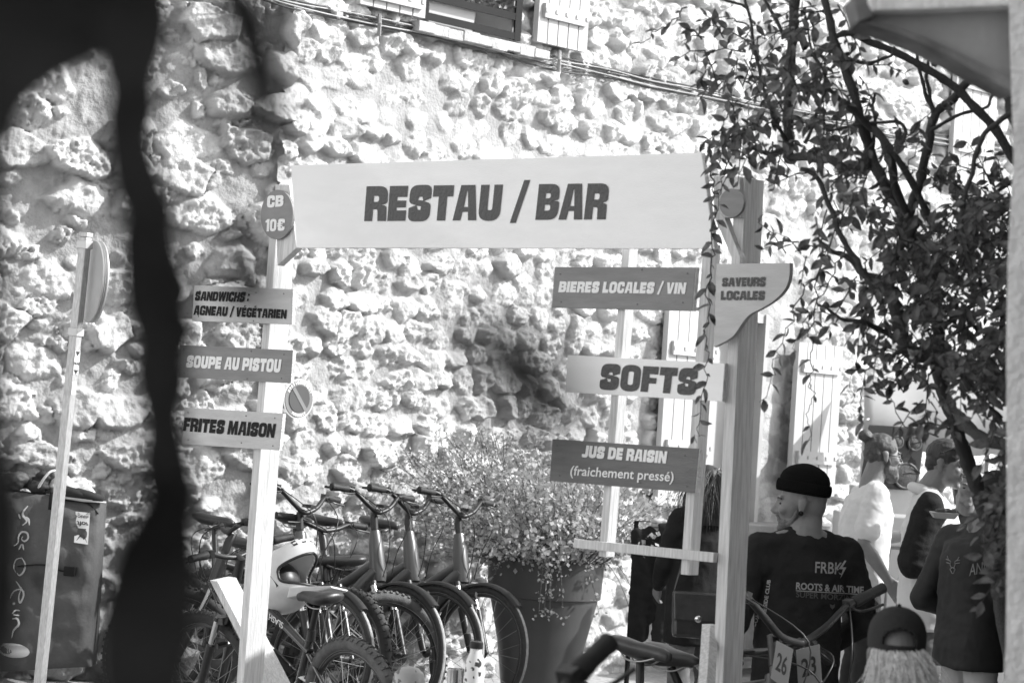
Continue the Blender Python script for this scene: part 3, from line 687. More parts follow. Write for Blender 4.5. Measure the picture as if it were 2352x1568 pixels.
BR = [  # (points u,v,depth), r0, r1 in metres
 ([(2352, 1900, 8.0), (2318, 1500, 8.0), (2270, 1210, 7.9), (2232, 1088, 7.8), (2212, 1029, 7.7), (2181, 938, 7.5), (2156, 865, 7.4), (2157, 773, 7.3), (2141, 663, 7.2), (2108, 554, 7.1), (2060, 440, 7.0), (2040, 348, 6.9), (1998, 290, 6.9), (1940, 234, 6.8)], .030, .009),
 ([(2420, 1000, 6.7), (2338, 916, 6.8), (2240, 852, 6.9), (2177, 824, 6.9), (2110, 812, 6.9), (2082, 800, 6.9), (2060, 722, 6.9), (2040, 645, 6.9), (2049, 601, 6.9), (2075, 555, 6.8), (2112, 508, 6.8)], .034, .011),
 ([(2038, 645, 6.9), (1985, 628, 6.9), (1940, 586, 6.9), (1905, 575, 6.9), (1881, 548, 6.9)], .012, .005),
 ([(2141, 700, 7.3), (2079, 505, 7.1), (2030, 420, 7.0), (1998, 348, 7.0), (1970, 250, 6.9), (1935, 140, 6.9), (1910, 73, 6.9), (1890, -40, 6.9)], .020, .011),
 ([(1998, 350, 7.0), (1980, 385, 7.0), (1945, 392, 7.0), (1915, 370, 7.0), (1870, 362, 7.1), (1815, 362, 7.2)], .017, .012),
 ([(1812, 368, 7.2), (1810, 300, 7.2), (1814, 180, 7.2), (1822, 60, 7.2), (1832, -60, 7.2)], .016, .015),
 ([(2086, 494, 7.2), (2112, 420, 7.2), (2133, 330, 7.2), (2146, 268, 7.2), (2190, 225, 7.2), (2232, 180, 7.2)], .015, .012),
 ([(2146, 268, 7.2), (2122, 200, 7.2), (2106, 130, 7.2), (2098, 60, 7.2)], .007, .004), ([(2146, 268, 7.2), (2135, 215, 7.2), (2128, 165, 7.2), (2140, 110, 7.2)], .007, .004),
 ([(2440, 560, 6.9), (2342, 384, 7.0), (2269, 278, 7.0), (2196, 205, 7.0), (2122, 154, 7.0), (2013, 102, 7.0), (1950, 78, 7.0), (1900, 90, 7.0)], .016, .009),
 ([(2141, 512, 7.0), (2060, 360, 6.9), (2000, 290, 6.9), (1940, 240, 6.9), (1900, 200, 6.9)], .011, .007),
 ([(2027, 696, 6.7), (1985, 630, 6.7), (1962, 590, 6.7), (1930, 540, 6.7), (1905, 470, 6.7), (1870, 400, 6.7), (1840, 390, 6.7)], .010, .007),
 ([(1972, 740, 6.8), (1930, 730, 6.8), (1888, 700, 6.8)], .007, .004), ([(2082, 800, 6.9), (2030, 760, 6.9), (1972, 738, 6.8)], .01, .007),
 ([(2420, 1060, 6.5), (2335, 1029, 6.6), (2269, 1011, 6.7), (2222, 978, 6.9), (2180, 930, 7.3)], .02, .016),
 ([(1815, 100, 7.2), (1790, 60, 7.2), (1740, -30, 7.2)], .007, .005), ([(1805, 330, 7.2), (1770, 250, 7.1), (1745, 170, 7.1), (1725, 60, 7.1), (1705, -30, 7.1)], .007, .004),
 ([(1812, 340, 7.2), (1770, 352, 7.2), (1740, 345, 7.2), (1715, 325, 7.2), (1690, 290, 7.2)], .008, .004),
 ([(1720, 20, 7.2), (1660, -2, 7.2), (1600, -20, 7.2)], .005, .003),
 ([(2352, 250, 6.6), (2290, 280, 6.6), (2250, 330, 6.6), (2232, 400, 6.6), (2210, 480, 6.6), (2215, 560, 6.6), (2250, 640, 6.6)], .008, .006),
 ([(2310, 210, 6.8), (2330, 280, 6.8), (2352, 330, 6.8)], .014, .014),
 ([(2000, 360, 7), (2010, 300, 7), (2005, 240, 7), (2012, 215, 7)], .006, .004), ([(2060, 348, 6.9), (2080, 310, 6.9), (2060, 280, 6.9), (1990, 285, 6.9), (1900, 300, 6.9)], .006, .004),
 ([(1940, 135, 6.9), (1990, 144, 6.9), (2040, 132, 6.9), (2055, 110, 6.9)], .006, .004), ([(2140, 300, 7), (2210, 260, 7), (2260, 250, 7), (2280, 220, 7)], .006, .004),
 ([(2170, 560, 7.1), (2230, 500, 7.1), (2290, 440, 7.1), (2352, 400, 7.1)], .009, .006), ([(2155, 760, 7.3), (2230, 700, 7.2), (2300, 620, 7.1), (2352, 560, 7.1)], .010, .006),
 ([(2190, 830, 6.9), (2240, 900, 6.9), (2300, 960, 6.9)], .008, .005), ([(1850, 330, 7), (1880, 250, 7), (1895, 180, 7), (1860, 100, 7), (1850, 20, 7)], .006, .003),
]
b = MB()
for pts, r0, r1 in BR:
    q = bez([P(*p) for p in pts], 5); n = len(q)
    for i in range(n): q[i] = q[i]+Vector((math.sin(i*1.3+r0*900), math.cos(i*1.9), math.sin(i*.9)))*.0022
    b.tube(q, [(r0+(r1-r0)*i/(n-1))*(1+.12*math.sin(i*2.3)) for i in range(n)], 8)
stems = b.build('trunk', M_BARK, rose, smooth=True)
STRANDS = [
 [(1632, 340, 7.4), (1640, 420, 7.4), (1640, 520, 7.4), (1632, 640, 7.4), (1620, 760, 7.4), (1622, 860, 7.4), (1605, 960, 7.4), (1600, 1010, 7.4)],
 [(1700, 300, 7.3), (1672, 380, 7.3), (1650, 460, 7.3), (1635, 560, 7.3)],
 [(1900, 470, 7), (1880, 600, 7), (1868, 720, 7), (1862, 820, 7), (1866, 900, 7), (1858, 960, 7), (1862, 1010, 7)],
 [(1940, 470, 6.9), (1890, 600, 6.9), (1840, 690, 6.9), (1800, 780, 6.9), (1775, 850, 6.9), (1755, 930, 6.9)],
 [(1990, 600, 6.9), (1978, 720, 6.9), (1968, 820, 6.9), (1950, 900, 6.9)], [(1985, 720, 6.8), (1990, 840, 6.8), (1975, 930, 6.8), (1985, 970, 6.8)],
 [(2080, 800, 6.8), (2060, 870, 6.8), (2030, 880, 6.8), (2010, 900, 6.8)], [(2130, 960, 6.8), (2080, 980, 6.8), (2030, 870, 6.8)],
 [(1940, 560, 6.8), (1900, 660, 6.8), (1850, 740, 6.8), (1820, 800, 6.8)], [(1960, 640, 6.9), (1920, 720, 6.9), (1900, 760, 6.9)],
 [(1720, 60, 7.2), (1660, 40, 7.2), (1610, 50, 7.2)], [(1680, 160, 7.2), (1640, 200, 7.2), (1600, 130, 7.2)], [(1690, 230, 7.2), (1650, 300, 7.2), (1610, 330, 7.2)],
 [(2170, 560, 6.6), (2120, 640, 6.6), (2110, 720, 6.6)], [(2150, 930, 6.6), (2110, 1010, 6.6), (2090, 1060, 6.6), (2110, 1100, 6.6)],
 [(2290, 960, 6.4), (2262, 1050, 6.4), (2240, 1110, 6.4)], [(2330, 1000, 6.4), (2310, 1100, 6.4), (2280, 1200, 6.4), (2300, 1320, 6.4)], [(2350, 1050, 6.4), (2330, 1200, 6.4), (2340, 1330, 6.4)],
 [(1570, 20, 7.2), (1530, 60, 7.2), (1470, 100, 7.2)], [(2020, 360, 6.8), (2080, 330, 6.8), (2140, 250, 6.8), (2200, 240, 6.8)], [(2030, 470, 6.8), (2090, 370, 6.8), (2120, 300, 6.8)],
 [(2140, 430, 6.8), (2180, 400, 6.8), (2240, 380, 6.8)], [(2200, 520, 6.7), (2150, 620, 6.7), (2150, 700, 6.7)],
]
twig = MB(); lv = MB()
def spray(q, size, dens=1.0):
    twig.tube(q, [.0026*(1-.6*i/(len(q)-1)) for i in range(len(q))], 5)
    L = sum((q[i+1]-q[i]).length for i in range(len(q)-1)); step = size*.42/dens; acc = 0; side = 1
    for i in range(len(q)-1):
        seg = q[i+1]-q[i]; acc += seg.length
        while acc > step:
            acc -= step; side = -side
            if random.random() < .18: continue
            t = seg.normalized()
            out = (t.cross(Vector((0, 1, 0)))*side).normalized() if t.cross(Vector((0, 1, 0))).length > .05 else Vector((side, 0, 0))
            d = (out*.9+t*.55+Vector((0, 0, -.35))+rv(.35)).normalized(); s_ = size*random.uniform(.5, 1.3)
            leaf(lv, q[i+1]-seg.normalized()*acc, d, (rv(.55)+Vector((0, -.8, .6))).normalized(), s_, s_*random.uniform(.42, .56), random.uniform(.05, .4))
for st in STRANDS: spray([p+rv(.006) for p in bez([P(*p) for p in st], 6)], .040, .62)
CLUMPS = [  # u, v, ru, rv, n sprays, depth, spread
 (2240, 700, 130, 160, 95, 6.9, .5), (2310, 830, 65, 90, 38, 6.7, .4), (2150, 620, 100, 90, 42, 6.9, .4), (2060, 660, 80, 60, 22, 6.9, .3), (2270, 500, 90, 90, 40, 6.9, .4),
 (2200, 470, 110, 90, 34, 7, .4), (1960, 330, 110, 90, 42, 6.9, .35), (1900, 200, 110, 130, 50, 7, .4), (1740, 200, 90, 140, 44, 7.2, .3), (1690, 90, 80, 90, 24, 7.2, .3), (1720, 330, 70, 60, 20, 7.2, .25),
 (1880, 60, 90, 60, 30, 7, .3), (1990, 440, 70, 60, 20, 6.9, .3), (1930, 470, 90, 50, 18, 6.7, .2), (1860, 560, 60, 60, 12, 6.9, .3), (2000, 720, 60, 60, 12, 6.9, .3), (2100, 750, 70, 60, 16, 6.8, .3),
 (2312, 1150, 34, 40, 18, 6.3, .15), (2335, 1240, 24, 70, 18, 6.3, .15), (2330, 1010, 30, 30, 7, 6.5, .2), (2130, 880, 60, 50, 6, 6.8, .3), (2170, 1000, 30, 30, 3, 6.7, .2), (2100, 830, 60, 40, 10, 6.8, .2),
 (2330, 620, 60, 200, 40, 6.6, .3), (2060, 560, 60, 50, 14, 6.9, .3), (1850, 130, 60, 80, 16, 6.6, .2), (1790, 300, 60, 60, 16, 7.1, .2)]
for u, v, ru, rv_, n, d, sp in CLUMPS:
    for i in range(int(n*(1.0 if u > 2120 else .52))):
        a = random.uniform(0, 6.283); r = math.sqrt(random.random())
        c = P(u+ru*r*math.cos(a), v+rv_*r*math.sin(a), d+random.uniform(-sp, sp)); dr = (rv(1)+Vector((-.35, 0, -.7))).normalized()
        L = random.uniform(.07, .16); q = [c, c+dr*L*.5+Vector((0, 0, .008)), c+dr*L+Vector((0, 0, -.012))]
        spray(q, random.uniform(.030, .050), .95)
tw_ = twig.build('twigs', M_BARK, rose, smooth=True); tw_['kind'] = 'stuff'; lv.build('foliage', M_LEAF, rose, fix=False)
b = MB()
for u, v, d in ((2139, 1, 7), (2060, 121, 6.9), (2350, 30, 7)): pass
for u, v in ((2080, 189), (2145, 147), (2163, 140), (1898, 700)):
    c = P(u, v, 6.9); h = MB(); h.lathe([(.001, -.011), (.006, -.008), (.0085, 0), (.006, .008), (.003, .011)], c, (.6, 0, -.5), 10); h.build('rose_hip', mat('rose_hip_skin', .07, .3, .2, 5), rose, smooth=True)
# pale faded blooms
M_PET = mat('rose_petal', .42, .6, .15, 12); soften(M_PET, .3)
for u, v, s_ in ((2290, 640, .05), (1935, 462, .035), (2095, 815, .022)):
    c = P(u, v, 6.55); h = MB()
    for i in range(11):
        d = (rv(.6)+Vector((-.2, -.6, .7))).normalized(); leaf(h, c, d, (rv(.5)+Vector((0, -1, .3))).normalized(), s_*random.uniform(.7, 1.1), s_*.8, -.3)
    h.build('bloom', M_PET, rose, fix=False, smooth=True)
# ---- out-of-focus branch hanging close to the camera
fb = thing('hanging_branch', 'dark out-of-focus branch with big leaves hanging down close by at the left', 'branch', P(320, -160, 1.5))
M_FLEAF = mat('shaded_big_leaf', .022, .9, .3, 25, .2, 40, spec=0.05)
FK = .47
def PF(u, v, d): return P(u, v, d*FK)
def big_leaf(poly, d, bend=.02, th=.0012, name='leaf'):
    """leaf outline with its own distance, thickness and a fold"""
    k = len(poly); us = [p[0] for p in poly]; u0, u1 = min(us), max(us); b = MB()
    pts = []
    for u, v in poly:
        f = (u-u0)/(u1-u0)*2-1; pts.append(PF(u, v, d+bend*f*f+.01*math.sin(v*.01)))
    b.slab(pts, -_f, th); return b.build(name, M_FLEAF, fb)
def smooth_poly(p, k=5):
    q = bez([Vector((u, v, 0)) for u, v in p+[p[0]]], k)[:-1]; return [(a.x, a.y) for a in q]
big_leaf(smooth_poly([(-90, -120), (180, -150), (350, -110), (360, 0), (345, 70), (290, 108), (200, 150), (110, 200), (55, 250), (20, 330), (-60, 420), (-120, 200)]), 2.0, .04)
big_leaf(smooth_poly([(376, -80), (394, 40), (382, 120), (362, 180), (366, 260), (352, 320), (386, 430), (406, 470), (408, 540), (422, 600), (446, 660), (436, 710), (454, 760), (434, 820), (440, 880), (424, 960), (444, 1060), (458, 1160), (418, 1260), (338, 1160), (318, 1060), (326, 980), (300, 860), (306, 790), (280, 700), (270, 560), (278, 500), (252, 420), (236, 280), (244, 210), (228, 140), (238, 0)]), 1.95, .02)
big_leaf(smooth_poly([(-90, 260), (6, 300), (16, 500), (10, 800), (24, 1000), (44, 1180), (40, 1400), (10, 1600), (-90, 1700)]), 1.9, .03)
big_leaf(smooth_poly([(372, 1060), (446, 1150), (462, 1300), (456, 1450), (420, 1600), (330, 1680), (230, 1600), (220, 1440), (248, 1290), (300, 1180)]), 1.6, .03)
b = MB(); b.tube(bez([PF(320, -300, 2.05), PF(318, -100, 2.02), PF(322, 100, 1.98), PF(300, 300, 1.96), PF(345, 600, 1.96), PF(380, 900, 1.94), PF(372, 1100, 1.85), PF(340, 1300, 1.62)], 5), .0016, 6); b.build('stem', M_FLEAF, fb)
big_leaf(smooth_poly([(490, -80), (600, -30), (650, 110), (665, 250), (640, 320), (590, 310), (540, 190), (505, 60), (455, -50)]), 1.15, .004)
big_leaf(smooth_poly([(505, 500), (585, 560), (625, 700), (560, 725), (510, 640)]), 1.15, .004)
big_leaf(smooth_poly([(1040, 690), (1150, 700), (1270, 780), (1340, 880), (1345, 1010), (1280, 1060), (1190, 990), (1110, 920), (1050, 810)]), .70, .004)
b = MB(); b.tube(bez([PF(300, -320, 1.3), PF(500, -160, 1.2), PF(560, 0, 1.15)], 5), .001, 6); b.build('stem', M_FLEAF, fb)
b = MB(); b.tube(bez([PF(560, -10, 1.15), PF(640, 260, 1.0), PF(800, 480, .76), PF(1000, 640, .74), PF(1110, 750, .72)], 6), .00035, 5); b.build('stem', M_FLEAF, fb)
b = MB(); b.tube(bez([PF(600, 250, 1.15), PF(565, 400, 1.15), PF(545, 560, 1.15)], 5), .0004, 5); b.build('stem', M_FLEAF, fb)
b = MB(); b.tube(bez([PF(-60, -60, 2.0), PF(-70, 200, 1.95), PF(-40, 500, 1.9)], 5), .001, 6); b.build('stem', M_FLEAF, fb)
b = MB(); b.tube(bez([PF(325, -20, 2.01), PF(200, -60, 2.01), PF(-60, -60, 2.0)], 5), .001, 6); b.build('stem', M_FLEAF, fb)
# ---- big pot with a fine-leaved shrub
pd = 14.15; pc = P(1254, 1300, pd); pg = gz(pc.x, pc.y); s_ = pd/FPX
pot = thing('plant_pot', 'large dark tapered plant pot below the hanging boards', 'plant pot', (pc.x, pc.y, pg))
M_POT = mat('dark_pot_plastic', .060, .42, .12, 5, .05, 80, spec=.5)
rt = 136*s_; zr = P(1254, 1285, pd).z; hgt = zr-pg
b = MB(); b.lathe([(rt*.60, 0), (rt*.74, hgt*.42), (rt*.90, hgt-.24), (rt*.905, hgt-.215), (rt*.955, hgt-.21), (rt*.985, hgt-.02), (rt, hgt), (rt*.97, hgt+.004), (rt*.93, hgt-.01), (rt*.9, hgt-.06)], (pc.x, pc.y, pg), n=56); b.build('vessel', M_POT, pot, smooth='auto')
b = MB(); b.lathe([(rt*.92, hgt-.07), (rt*.5, hgt-.05), (.01, hgt-.04)], (pc.x, pc.y, pg), n=30); b.build('soil', mat('pot_soil', .04, .95, .4, 30, .8, 60), pot)
shrub = thing('shrub', 'pale fine-leaved shrub spilling out of the large dark pot', 'shrub', (pc.x, pc.y, pg+hgt-.045))
M_FINE = mat('fine_leaf', .42, .55, .35, 14); soften(M_FINE, .35); M_FST = mat('shrub_stem', .10, .8, .3, 20)
st = MB(); fl = MB(); c0 = Vector((pc.x, pc.y, pg+hgt-.05))
def fleaf(p, s):
    d = rv(1).normalized()*s; e = d.cross(rv(1)).normalized()*s*.42
    fl.add([p, p+d*.5+e, p+d, p+d*.5-e], [(0, 1, 2, 3)])
for i in range(330):
    a = random.uniform(0, 6.283); r = math.sqrt(random.random()); tilt = r*.98
    d = Vector((math.cos(a)*math.sin(tilt), math.sin(a)*math.sin(tilt), math.cos(tilt))); L = random.uniform(.45, .86)*(1-.12*r)
    p0 = c0+Vector((math.cos(a), math.sin(a), 0))*r*rt*.8; q = [p0]
    v = d.copy(); lean = Vector((-.05, 0, 0))
    for k in range(7):
        v = (v+rv(.13)+Vector((0, 0, -.06*r*k/3))+lean).normalized(); q.append(q[-1]+v*L/7)
    st.tube(q, [.004*(1-.8*k/7) for k in range(8)], 4, cap=False)
    for k in range(1, 8):
        for j in range(8 if k > 2 else 3): fleaf(q[k]+rv(.020), random.uniform(.018, .038))
for i in range(14):                # trailing sprigs over the rim
    a = random.uniform(0, 6.283); p0 = c0+Vector((math.cos(a), math.sin(a), .1))*rt; q = [p0+Vector((math.cos(a)*.05*k, math.sin(a)*.05*k, .05-.06*k*k/5)) for k in range(6)]
    st.tube(q, .002, 4, cap=False)
    for k in range(6):
        for j in range(6): fleaf(q[k]+rv(.02), .022)
for s in range(-1, 2):             # the taller airy sprays to the left
    for i in range(16):
        q = [c0+Vector((-.1-.03*i+.02*s, 0, .25))]; v = Vector((-.5+.05*s, .1, .75)).normalized()
        for k in range(8): v = (v+rv(.15)).normalized(); q.append(q[-1]+v*.07)
        st.tube(q, .0018, 4, cap=False)
        for k in range(2, 9):
            for j in range(5): fleaf(q[k]+rv(.025), .022)
st.build('stems', M_FST, shrub, fix=False); fl.build('foliage', M_FINE, shrub, fix=False)
# ================================================================ BICYCLES
M_TYRE = mat('tyre_rubber', .035, .75, .25, 30, .2, 120)
M_TREAD = mat('sunlit_tread', .34, .9, .3, 40, .3, 150)  # tread colour lightened to carry the sun on the tyre tops
M_DUSTY = mat('dusty_rubber', .10, .9, .4, 18, .4, 120)
M_RIM = mat('black_rim', .022, .3, .2, 8, spec=.6); M_RIML = mat('silver_rim_line', .42, .35, .1, 8, metal=.5)
M_SPOKE = mat('spoke_steel', .35, .3, .1, 8, metal=.8)
M_FRAME = mat('grey_frame_paint', .065, .38, .08, 4, spec=.6, coat=.2); M_FRAMED = mat('dark_frame_paint', .018, .3, .1, 4, spec=.6, coat=.3); M_FRAMEW = mat('white_frame_paint', .62, .3, .05, 4, coat=.3)
M_RUB = mat('black_grip', .018, .6, .3, 40, .3, 200); M_CHROME = mat('chrome_stanchion', .62, .15, .05, 5, metal=1); M_PLAST = mat('black_plastic', .02, .4, .2, 10); M_SAD = mat('saddle_leather', .03, .38, .2, 25, .1, 200, spec=.5)
M_LENS = mat('lamp_lens', .5, .1, .1, 5, spec=.8); M_STICK = mat('white_sticker', .68, .4, .03, 5)
def L2(o, p): return p
def wheel(parent, c, Rr, tr, m_tyre, knobby, rim=True, spokes=24, tread=None, steer=None):
    S = steer or (lambda p: p)
    ax = (S(c+Vector((0, 1, 0)))-S(c)); cc = S(c)
    wv = bpy.data.objects.new('wheel', None); COL.objects.link(wv); wv.parent = parent
    b = MB(); b.torus(cc, ax, Rr-tr, tr, 64, 10)
    x, y, z = orient(ax)
    if knobby:
        for i in range(66):
            a = 2*math.pi*(i+.5)/66; er = x*math.cos(a)+y*math.sin(a); et = -x*math.sin(a)+y*math.cos(a)
            for s, tw in ((-1, .0), (0, .5), (1, .0)):
                if s == 0 and i % 2: continue
                dr = (er+z*s*.75).normalized(); p = cc+er*(Rr-tr)+dr*(tr+.002)
                b.box(p, (.0055, .0075, .0042), et, dr.cross(et), dr)
    b.build('tyre', m_tyre, wv, smooth='auto', local=True, fix=False)
    if tread:
        b = MB(); b.torus(cc, ax, Rr-tr*.62, tr*.66, 64, 8); b.build('tread', tread, wv, smooth=True, local=True, fix=False)
    b = MB(); ri = Rr-2*tr
    b.torus(cc, ax, ri-.006, .011, 64, 8); b.build('rim', M_RIM, wv, smooth=True, local=True, fix=False)
    b = MB(); b.torus(cc+z*.010, ax, ri+.004, .0022, 64, 5).torus(cc-z*.010, ax, ri+.004, .0022, 64, 5); 
    b.build('rim_line', M_RIML, wv, smooth=True, local=True, fix=False); wv.children[-1]['kind'] = 'stuff' if False else wv.children[-1].get('kind', 'part')
    b = MB()
    for i in range(spokes):
        a = 2*math.pi*i/spokes; s = 1 if i % 2 else -1; hb = a+.5*(1 if (i//2) % 2 else -1)
        b.tube([cc+(x*math.cos(hb)+y*math.sin(hb))*.03+z*s*.03, cc+(x*math.cos(a)+y*math.sin(a))*(ri-.012)], .0013, 3, cap=False)
    b.build('spokes', M_SPOKE, wv, local=True, fix=False)
    b = MB(); b.lathe([(.012, -.055), (.03, -.04), (.02, -.03), (.02, .03), (.03, .04), (.012, .055)], cc, ax, 14)
    b.build('hub', M_PLAST, wv, smooth='auto', local=True)
    return wv
def saddle(parent, c, m=M_SAD, s=1.0):
    b = MB(); rings = []
    for t, w_, h, dz in ((-.13, .035, .012, .012), (-.115, .066, .02, .012), (-.07, .073, .024, .006), (-.01, .055, .022, 0), (.05, .032, .02, .0), (.1, .022, .018, -.002), (.135, .014, .014, -.01)):
        rings.append((t*s, w_*s, h*s, dz*s))
    o = len(b.v); n = 14
    for t, w_, h, dz in rings:
        for k in range(n):
            a = 2*math.pi*k/n; y = math.cos(a)*w_; zz = math.sin(a)*h*(1.0 if math.sin(a) > 0 else 1.6) - .10*(y*y)/max(w_, .01)*.6
            b.v.append(c+Vector((t, y, zz+dz)))
    for i in range(len(rings)-1):
        for k in range(n): b.f.append((o+i*n+k, o+i*n+(k+1) % n, o+(i+1)*n+(k+1) % n, o+(i+1)*n+k))
    b.f += [tuple(o+k for k in range(n)), tuple(o+(len(rings)-1)*n+k for k in range(n))]
    sd = b.build('saddle', m, parent, smooth=True, local=True)
    b = MB()
    for y in (-.022, .022): b.tube(bez([c+Vector((-.09, y*1.4, -.012)), c+Vector((-.05, y, -.045)), c+Vector((.03, y, -.045)), c+Vector((.1, y*.3, -.015))], 4), .0035, 6)
    b.build('rail', M_SPOKE, sd, local=True, smooth=True); return sd
def bike(name, label, kind, steer=0.0, group=None, frame_m=None, bar_w=.60):
    """local axes: x forward, y left, z up, ground at z=0"""
    rt = thing(name, label, 'bicycle', group=group); city = kind == 'city'
    Rr = .36; tr = .021 if city else .030
    RA = Vector((-.48, 0, Rr)); FA = Vector((.64, 0, Rr)); HB = Vector((.445, 0, .73)); HT = Vector((.375, 0, .965)) if city else Vector((.40, 0, .86)); BB = Vector((0, 0, .29)); ST = Vector((-.19, 0, .80 if city else .72))
    sax = (HT-HB).normalized(); M = Matrix.Translation(HB) @ Matrix.Rotation(steer, 4, sax) @ Matrix.Translation(-HB)
    S = lambda p: M @ Vector(p)
    fm = frame_m or (M_FRAME if city else M_FRAMED)
    wheel(rt, FA, Rr, tr, M_TYRE, not city, tread=M_TREAD if city else None, steer=S)
    wheel(rt, RA, Rr, tr, M_TYRE if city else M_DUSTY, not city, tread=M_TREAD if city else None)
    b = MB()
    if city:
        b.tube([HT+sax*.02, HT-sax*.05, HB+sax*.03, HB-sax*.01], [.028, .039, .046, .038], 14)
        b.tube(bez([HB+Vector((.0, 0, .05)), HB+Vector((-.10, 0, -.06)), Vector((.12, 0, .42)), BB+Vector((.03, 0, .05))], 6), [.046+.018*min(1, i/5) for i in range(19)], 14, flat=.85)
        b.tube([HB+Vector((-.02, 0, .09)), Vector((.18, 0, .68)), ST+Vector((.03, 0, -.16))], [.034, .026, .018], 12)
        b.tube([BB, ST], .019, 10)
    else:
        b.tube([HT, HB], .030, 14); b.tube([HT-sax*.03, Vector((.1, 0, .76)), ST+Vector((.02, 0, -.10))], [.028, .024, .02], 12, flat=.8)
        b.tube(bez([HB, Vector((.25, 0, .52)), BB], 5), .030, 12, flat=.85); b.tube([BB, ST], .019, 10)
    for y in (-1, 1):
        b.tube([BB+Vector((-.03, .03*y, .02)), RA+Vector((.05, .055*y, .0)), RA+Vector((0, .058*y, 0))], [.013, .011, .010], 8)
        b.tube([ST+Vector((.02, .012*y, -.11)), RA+Vector((0, .058*y, .01))], [.009, .008], 8)
    b.build('frame', fm, rt, smooth='auto', local=True, fix=False)
    # fork
    f = MB(); cr = HB-sax*.03
    f.box(S(cr), (.03, .075, .016), *[(S(cr+Vector(a))-S(cr)) for a in ((1, 0, 0), (0, 1, 0), (0, 0, 1))])
    lowb = FA-sax*0; up_ = lambda y: cr+Vector((.02, .062*y, 0))
    for y in (-1, 1):
        a = up_(y); e = FA+Vector((0, .062*y, 0)); mid = a+(e-a)*.34
        f.tube([S(a+(a-e).normalized()*.02), S(a)], .022, 10); f.tube([S(mid), S(mid+(e-mid)*.5), S(e)], [.0235, .021, .018], 12)
    f.tube([S(cr), S(HT+sax*.05)], .017, 10)
    if not city: f.tube([S(up_(1)+(FA-up_(1)+Vector((0, .062, 0)))*.36+Vector((-.04, -.0, .0))), S(up_(-1)+(FA-up_(-1))*.36+Vector((-.04, 0, 0)))], .014, 8)
    fk = f.build('fork', M_PLAST if city else M_FRAMED, rt, smooth='auto', local=True, fix=False)
    f = MB()
    for y in (-1, 1):
        a = up_(y); e = FA+Vector((0, .062*y, 0)); f.tube([S(a), S(a+(e-a)*.36)], .0165, 12)
    f.build('stanchion', M_CHROME, fk, smooth='auto', local=True, fix=False)
    if city:
        f = MB(); f.box(S(FA+Vector((-.012, -.0855, .14))), (.0125, .0012, .045)); f.build('sticker', M_STICK, fk, local=True)
    # bar
    bh = 1.085 if city else .99; c = Vector((.375, 0, bh)); h = MB(); w2 = bar_w/2; rise = .10 if city else .045; back = .06 if city else .035
    line = [(-back, -w2, rise), (-back*.6, -w2*.6, rise), (0, -w2*.28, rise*.35), (0, 0, 0), (0, w2*.28, rise*.35), (-back*.6, w2*.6, rise), (-back, w2, rise)]
    h.tube([S(c+Vector(p)) for p in bez([Vector(p) for p in line], 5)], .0125, 10)
    h.tube([S(HT+sax*.03), S(HT+sax*.08), S(c+Vector((-.025, 0, -.01))), S(c)], [.02, .022, .022, .02], 10)
    bar = h.build('handlebar', M_PLAST, rt, smooth='auto', local=True, fix=False)
    for y in (-1, 1):
        g = MB(); p0 = c+Vector((-back*.72, w2*.66*y, rise)); p1 = c+Vector((-back*1.03, w2*1.02*y, rise))
        g.tube([S(p0), S(p0+(p1-p0)*.08), S(p0+(p1-p0)*.5), S(p0+(p1-p0)*.96), S(p1)], [.017, .021, .017, .022 if city else .018, .019], 12)
        if city: g.box(S(p0+(p1-p0)*.75+Vector((-.02, 0, -.004))), (.028, .035, .006))
        g.build('grip', M_RUB, bar, smooth='auto', local=True, fix=False)
        l_ = MB(); q = p0+Vector((0, -.02*y, 0)); l_.box(S(q), (.016, .012, .018)); l_.tube(bez([S(q+Vector((.015, 0, -.01))), S(q+Vector((.05, .02*y, -.02))), S(q+Vector((.055, .10*y, -.025)))], 4), .0048, 6)
        l_.build('brake_lever', M_PLAST, bar, smooth='auto', local=True, fix=False)
        k = MB(); k.tube(bez([S(q+Vector((.02, -.01*y, 0))), S(c+Vector((.16, .09*y, -.02))), S(c+Vector((.15, .03*y, -.2))), S(HB+Vector((.06, .03*y, .02)))], 6), .0028, 6)
        k.build('cable', M_PLAST, bar, smooth=True, local=True, fix=False)
    if city:
        d_ = MB(); d_.box(S(c+Vector((.03, .0, .035))), (.03, .022, .008)); d_.build('display', M_PLAST, bar, local=True)
    # seat
    sp = MB(); top = ST+Vector((-.045, 0, .16 if city else .11)); sp.tube([ST+Vector((.01, 0, -.05)), ST], .019, 10); sp.tube([ST, top], .0145, 10); sp.build('seat_post', M_PLAST, rt, smooth='auto', local=True, fix=False)
    saddle(rt, top+Vector((.0, 0, .04)))
    # drivetrain
    dr = MB(); dr.lathe([(.06, -.055), (.095, -.05), (.095, -.045), (.06, -.04)], BB, (0, 1, 0), 28); dr.lathe([(.035, -.07), (.075, -.06), (.075, .06), (.035, .07)] if city else [(.02, -.06), (.02, .06)], BB, (0, 1, 0), 20)
    for y, a in ((-1, .6), (1, .6+math.pi)):
        e = BB+Vector((math.cos(a)*.17, .085*y, math.sin(a)*.17)); dr.tube([BB+Vector((0, .07*y, 0)), e], .011, 8); dr.box(e+Vector((0, .05*y, 0)), (.045, .045, .008))
    dr.build('crank', M_PLAST, rt, local=True, smooth='auto', fix=False)
